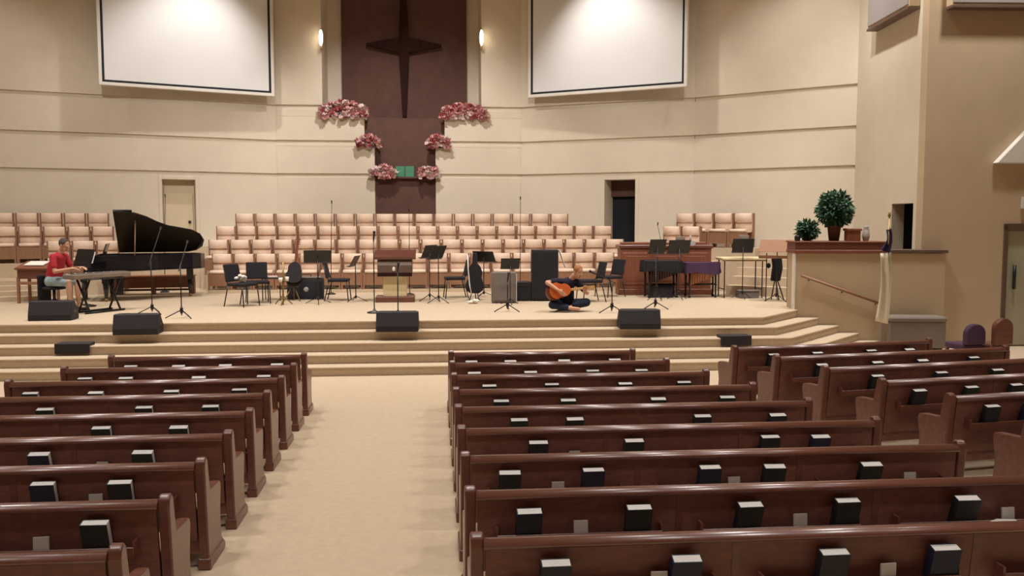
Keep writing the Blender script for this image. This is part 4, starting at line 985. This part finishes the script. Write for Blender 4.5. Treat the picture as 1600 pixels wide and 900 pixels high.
def head(b, parts, c, face, up, s=1.0):
    """c = head centre; adds skull, jaw, nose, ears to the body mesh; returns rotation matrix (x=face dir)"""
    f = Vector(face).normalized(); u = Vector(up); u = (u - f * u.dot(f)).normalized(); l = u.cross(f)
    m = Matrix((f, l, u)).transposed(); c = Vector(c)
    b.ball(c + m @ Vector((-.01, 0, .03)), (.098 * s, .078 * s, .098 * s), 18, 12, m); b.ball(c + m @ Vector((.025, 0, -.05)), (.066 * s, .058 * s, .07 * s), 16, 10, m)
    b.ball(c + m @ Vector((.098, 0, -.012)), (.018, .013, .024), 10, 8, m); b.ball(c + m @ Vector((.078, 0, -.088)), (.02, .024, .016), 10, 8, m)
    for sg_ in (-1, 1): b.ball(c + m @ Vector((-.008, sg_ * .080, -.005)), (.018, .010, .030), 10, 8, m)
    b.ball(c + m @ Vector((.082, 0, .022)), (.016, .05, .012), 10, 8, m)
    return m, c
def face_parts(o, m, c, lipm='redwood'):
    for sg_ in (-1, 1):
        MB().ball(c + m @ Vector((.086, sg_ * .031, .004)), (.010, .013, .009), 10, 8, m).build('eye', 'paper', o); MB().ball(c + m @ Vector((.094, sg_ * .031, .003)), (.004, .006, .006), 8, 6, m).build('pupil', 'vent', o)
    MB().ball(c + m @ Vector((.084, 0, -.062)), (.010, .026, .008), 10, 8, m).build('mouth', lipm, o)

# --- keyboard player (local: +x = facing direction, +y = own left)
kp = Vector((PY(84, 440, 17.85).x, 17.85, ZS)); krot = krz - R(90)
kp = kp + Vector((0, 0, 0))
P1 = thing('person', 'person in a red shirt and pale blue shorts seated at the electronic keyboard', 'person', kp, R(-12))
b = MB(); SH = .56
hipL, hipR = Vector((0, .09, SH + .02)), Vector((0, -.09, SH + .02)); kneeL, kneeR = Vector((.40, .13, SH + .02)), Vector((.40, -.14, SH + .02))
ankL, ankR = Vector((.42, .13, .09)), Vector((.44, -.15, .09))
b.capsule((0, 0, SH + .04), (.06, 0, SH + .30), .13, .13); b.capsule((.06, 0, SH + .30), (.14, 0, SH + .48), .13, .10)
for a_, k_, n_ in ((hipL, kneeL, ankL), (hipR, kneeR, ankR)):
    b.capsule(a_, k_, .080, .058); b.capsule(k_, k_.lerp(n_, .35), .054, .055); b.capsule(k_.lerp(n_, .35), n_, .055, .036); b.capsule(n_, n_ + Vector((.15, 0, -.05)), .036, .030)
shL, shR = Vector((.13, .19, SH + .50)), Vector((.13, -.19, SH + .50)); elL, elR = Vector((.22, .25, SH + .24)), Vector((.20, -.25, SH + .22)); wrL, wrR = Vector((.46, .16, SH + .28)), Vector((.45, -.14, SH + .27))
for s_, e_, w_2, th in ((shL, elL, wrL, -1), (shR, elR, wrR, 1)):
    b.capsule(s_, e_, .050, .040); b.capsule(e_, w_2, .040, .027); hand(b, w_2, (w_2 - e_).normalized() + Vector((.3, 0, -.1)), (0, 0, -1), .45, 1, th)
b.capsule((.14, 0, SH + .50), (.20, 0, SH + .64), .058, .052)
m_, c_ = head(b, None, (.245, 0, SH + .715), (.93, -.1, -.30), (.2, 0, 1))
remesh(b.build('body', 'skin', P1), .007)
face_parts(P1, m_, c_)
h_ = MB().ball(c_ + m_ @ Vector((-.022, 0, .045)), (.098, .087, .098), 16, 10, m_).build('hair', 'hairgrey', P1)
t = MB().capsule((0, 0, SH + .08), (.06, 0, SH + .30), .150, .150).capsule((.06, 0, SH + .30), (.13, 0, SH + .47), .148, .125).capsule(shL, shR, .066, .066)
t.capsule(shL, shL.lerp(elL, .65), .066, .062).capsule(shR, shR.lerp(elR, .65), .066, .062)
remesh(t.build('shirt', 'redshirt', P1), .012)
t = MB().capsule(hipL, hipR, .118, .118).capsule(hipL, hipL.lerp(kneeL, .85), .104, .086).capsule(hipR, hipR.lerp(kneeR, .85), .104, .086)
remesh(t.build('shorts', 'blueshorts', P1), .012)
for n_ in (ankL, ankR):
    remesh(MB().capsule(n_ + Vector((-.02, 0, -.045)), n_ + Vector((.17, 0, -.055)), .045, .038).build('shoe', 'shoe', P1), .01)
# stool under the player
stl = thing('keyboard_stool', 'black padded stool under the keyboard player', 'stool', kp, R(-12))
MB().lathe([(.20, SH - .135), (.21, SH - .12), (.21, SH - .10), (.18, SH - .085)]).build('seat', 'blackcloth', stl); MB().tube([(0, 0, .2), (0, 0, SH - .13)], .03, 8).build('column', 'black', stl)
MB().bb(-.22, -.19, -.2, .2, .10, SH + .14).build('back_panel', 'blackcloth', stl, .02)
for k in range(4): a = R(45 + 90 * k); MB().tube([(0, 0, .25), (.22 * math.cos(a), .22 * math.sin(a), .015)], .016, 6).build('leg', 'black', stl)

# --- guitarist sitting cross-legged (local: -y = facing hall, +x = picture right)
gp_ = Vector((PY(884, 470, 17.05).x, 17.05, ZS + .012))
P2 = thing('person', 'person in a dark navy shirt sitting cross-legged on the platform playing guitar', 'person', gp_, 0)
b = MB()
b.capsule((0, 0, .12), (.0, -.05, .36), .14, .135); b.capsule((0, -.05, .36), (.03, -.10, .54), .135, .10)
hA, hB = Vector((-.10, 0, .11)), Vector((.10, 0, .11)); kA, kB = Vector((-.30, -.30, .13)), Vector((.36, -.28, .17)); aA, aB = Vector((.06, -.42, .07)), Vector((.02, -.30, .07))
for a_, k_, n_, td in ((hA, kA, aA, (.13, -.02, -.01)), (hB, kB, aB, (-.14, -.02, 0))):
    b.capsule(a_, k_, .085, .062); b.capsule(k_, k_.lerp(n_, .4), .058, .056); b.capsule(k_.lerp(n_, .4), n_, .056, .038); b.capsule(n_, n_ + Vector(td), .038, .028)
sA, sB = Vector((-.19, -.10, .56)), Vector((.22, -.12, .54)); eA, eB = Vector((-.41, -.33, .56)), Vector((.38, -.22, .35)); wA, wB = Vector((-.21, -.455, .42)), Vector((.30, -.335, .375))
b.capsule(sA, eA, .055, .043); b.capsule(eA, wA, .043, .028); hand(b, wA, (.6, .0, -.45), (0, 1, -.1), .3, 1, 1)
b.capsule(sB, eB, .055, .043); b.capsule(eB, wB, .043, .028); hand(b, wB, (.1, -.05, .5), (-.1, -1, .2), .9, 1, 1)
b.capsule((.05, -.10, .56), (.14, -.17, .69), .058, .052)
m_, c_ = head(b, None, (.20, -.225, .75), (.42, -.72, -.55), (.25, -.45, .85))
remesh(b.build('body', 'skin', P2), .007)
face_parts(P2, m_, c_)
MB().ball(c_ + m_ @ Vector((-.02, 0, .04)), (.095, .086, .095), 16, 10, m_).build('hair', 'hairginger', P2)
t = MB().capsule((0, 0, .15), (0, -.05, .36), .162, .158).capsule((0, -.05, .36), (.03, -.10, .52), .155, .13).capsule(sA, sB, .074, .074)
t.capsule(sA, sA.lerp(eA, .62), .074, .066).capsule(sB, sB.lerp(eB, .70), .074, .064)
remesh(t.build('shirt', 'navyshirt', P2), .012)
t = MB().capsule(hA, hB, .125, .125)
for a_, k_, n_ in ((hA, kA, aA), (hB, kB, aB)): t.capsule(a_, k_, .108, .084).capsule(k_, k_.lerp(n_, .72), .080, .062)
remesh(t.build('jeans', 'jeans', P2), .012)
MB().capsule(aB + Vector((0, 0, -.015)), aB + Vector((-.15, -.02, -.02)), .046, .038).build('shoe', 'shoe', P2)
gt = guitar('acoustic_guitar', 'orange red guitar with a maple neck held across the lap of the seated person', 'guitarorange', 'maple', 'guitarred')
gt.location = gp_ + Vector((-.22, -.31, .385)); gt.rotation_euler = (Matrix.Rotation(R(-16), 3, 'X') @ Matrix.Rotation(R(84), 3, 'Y')).to_euler(); gt.scale = (.9, .9, .9)
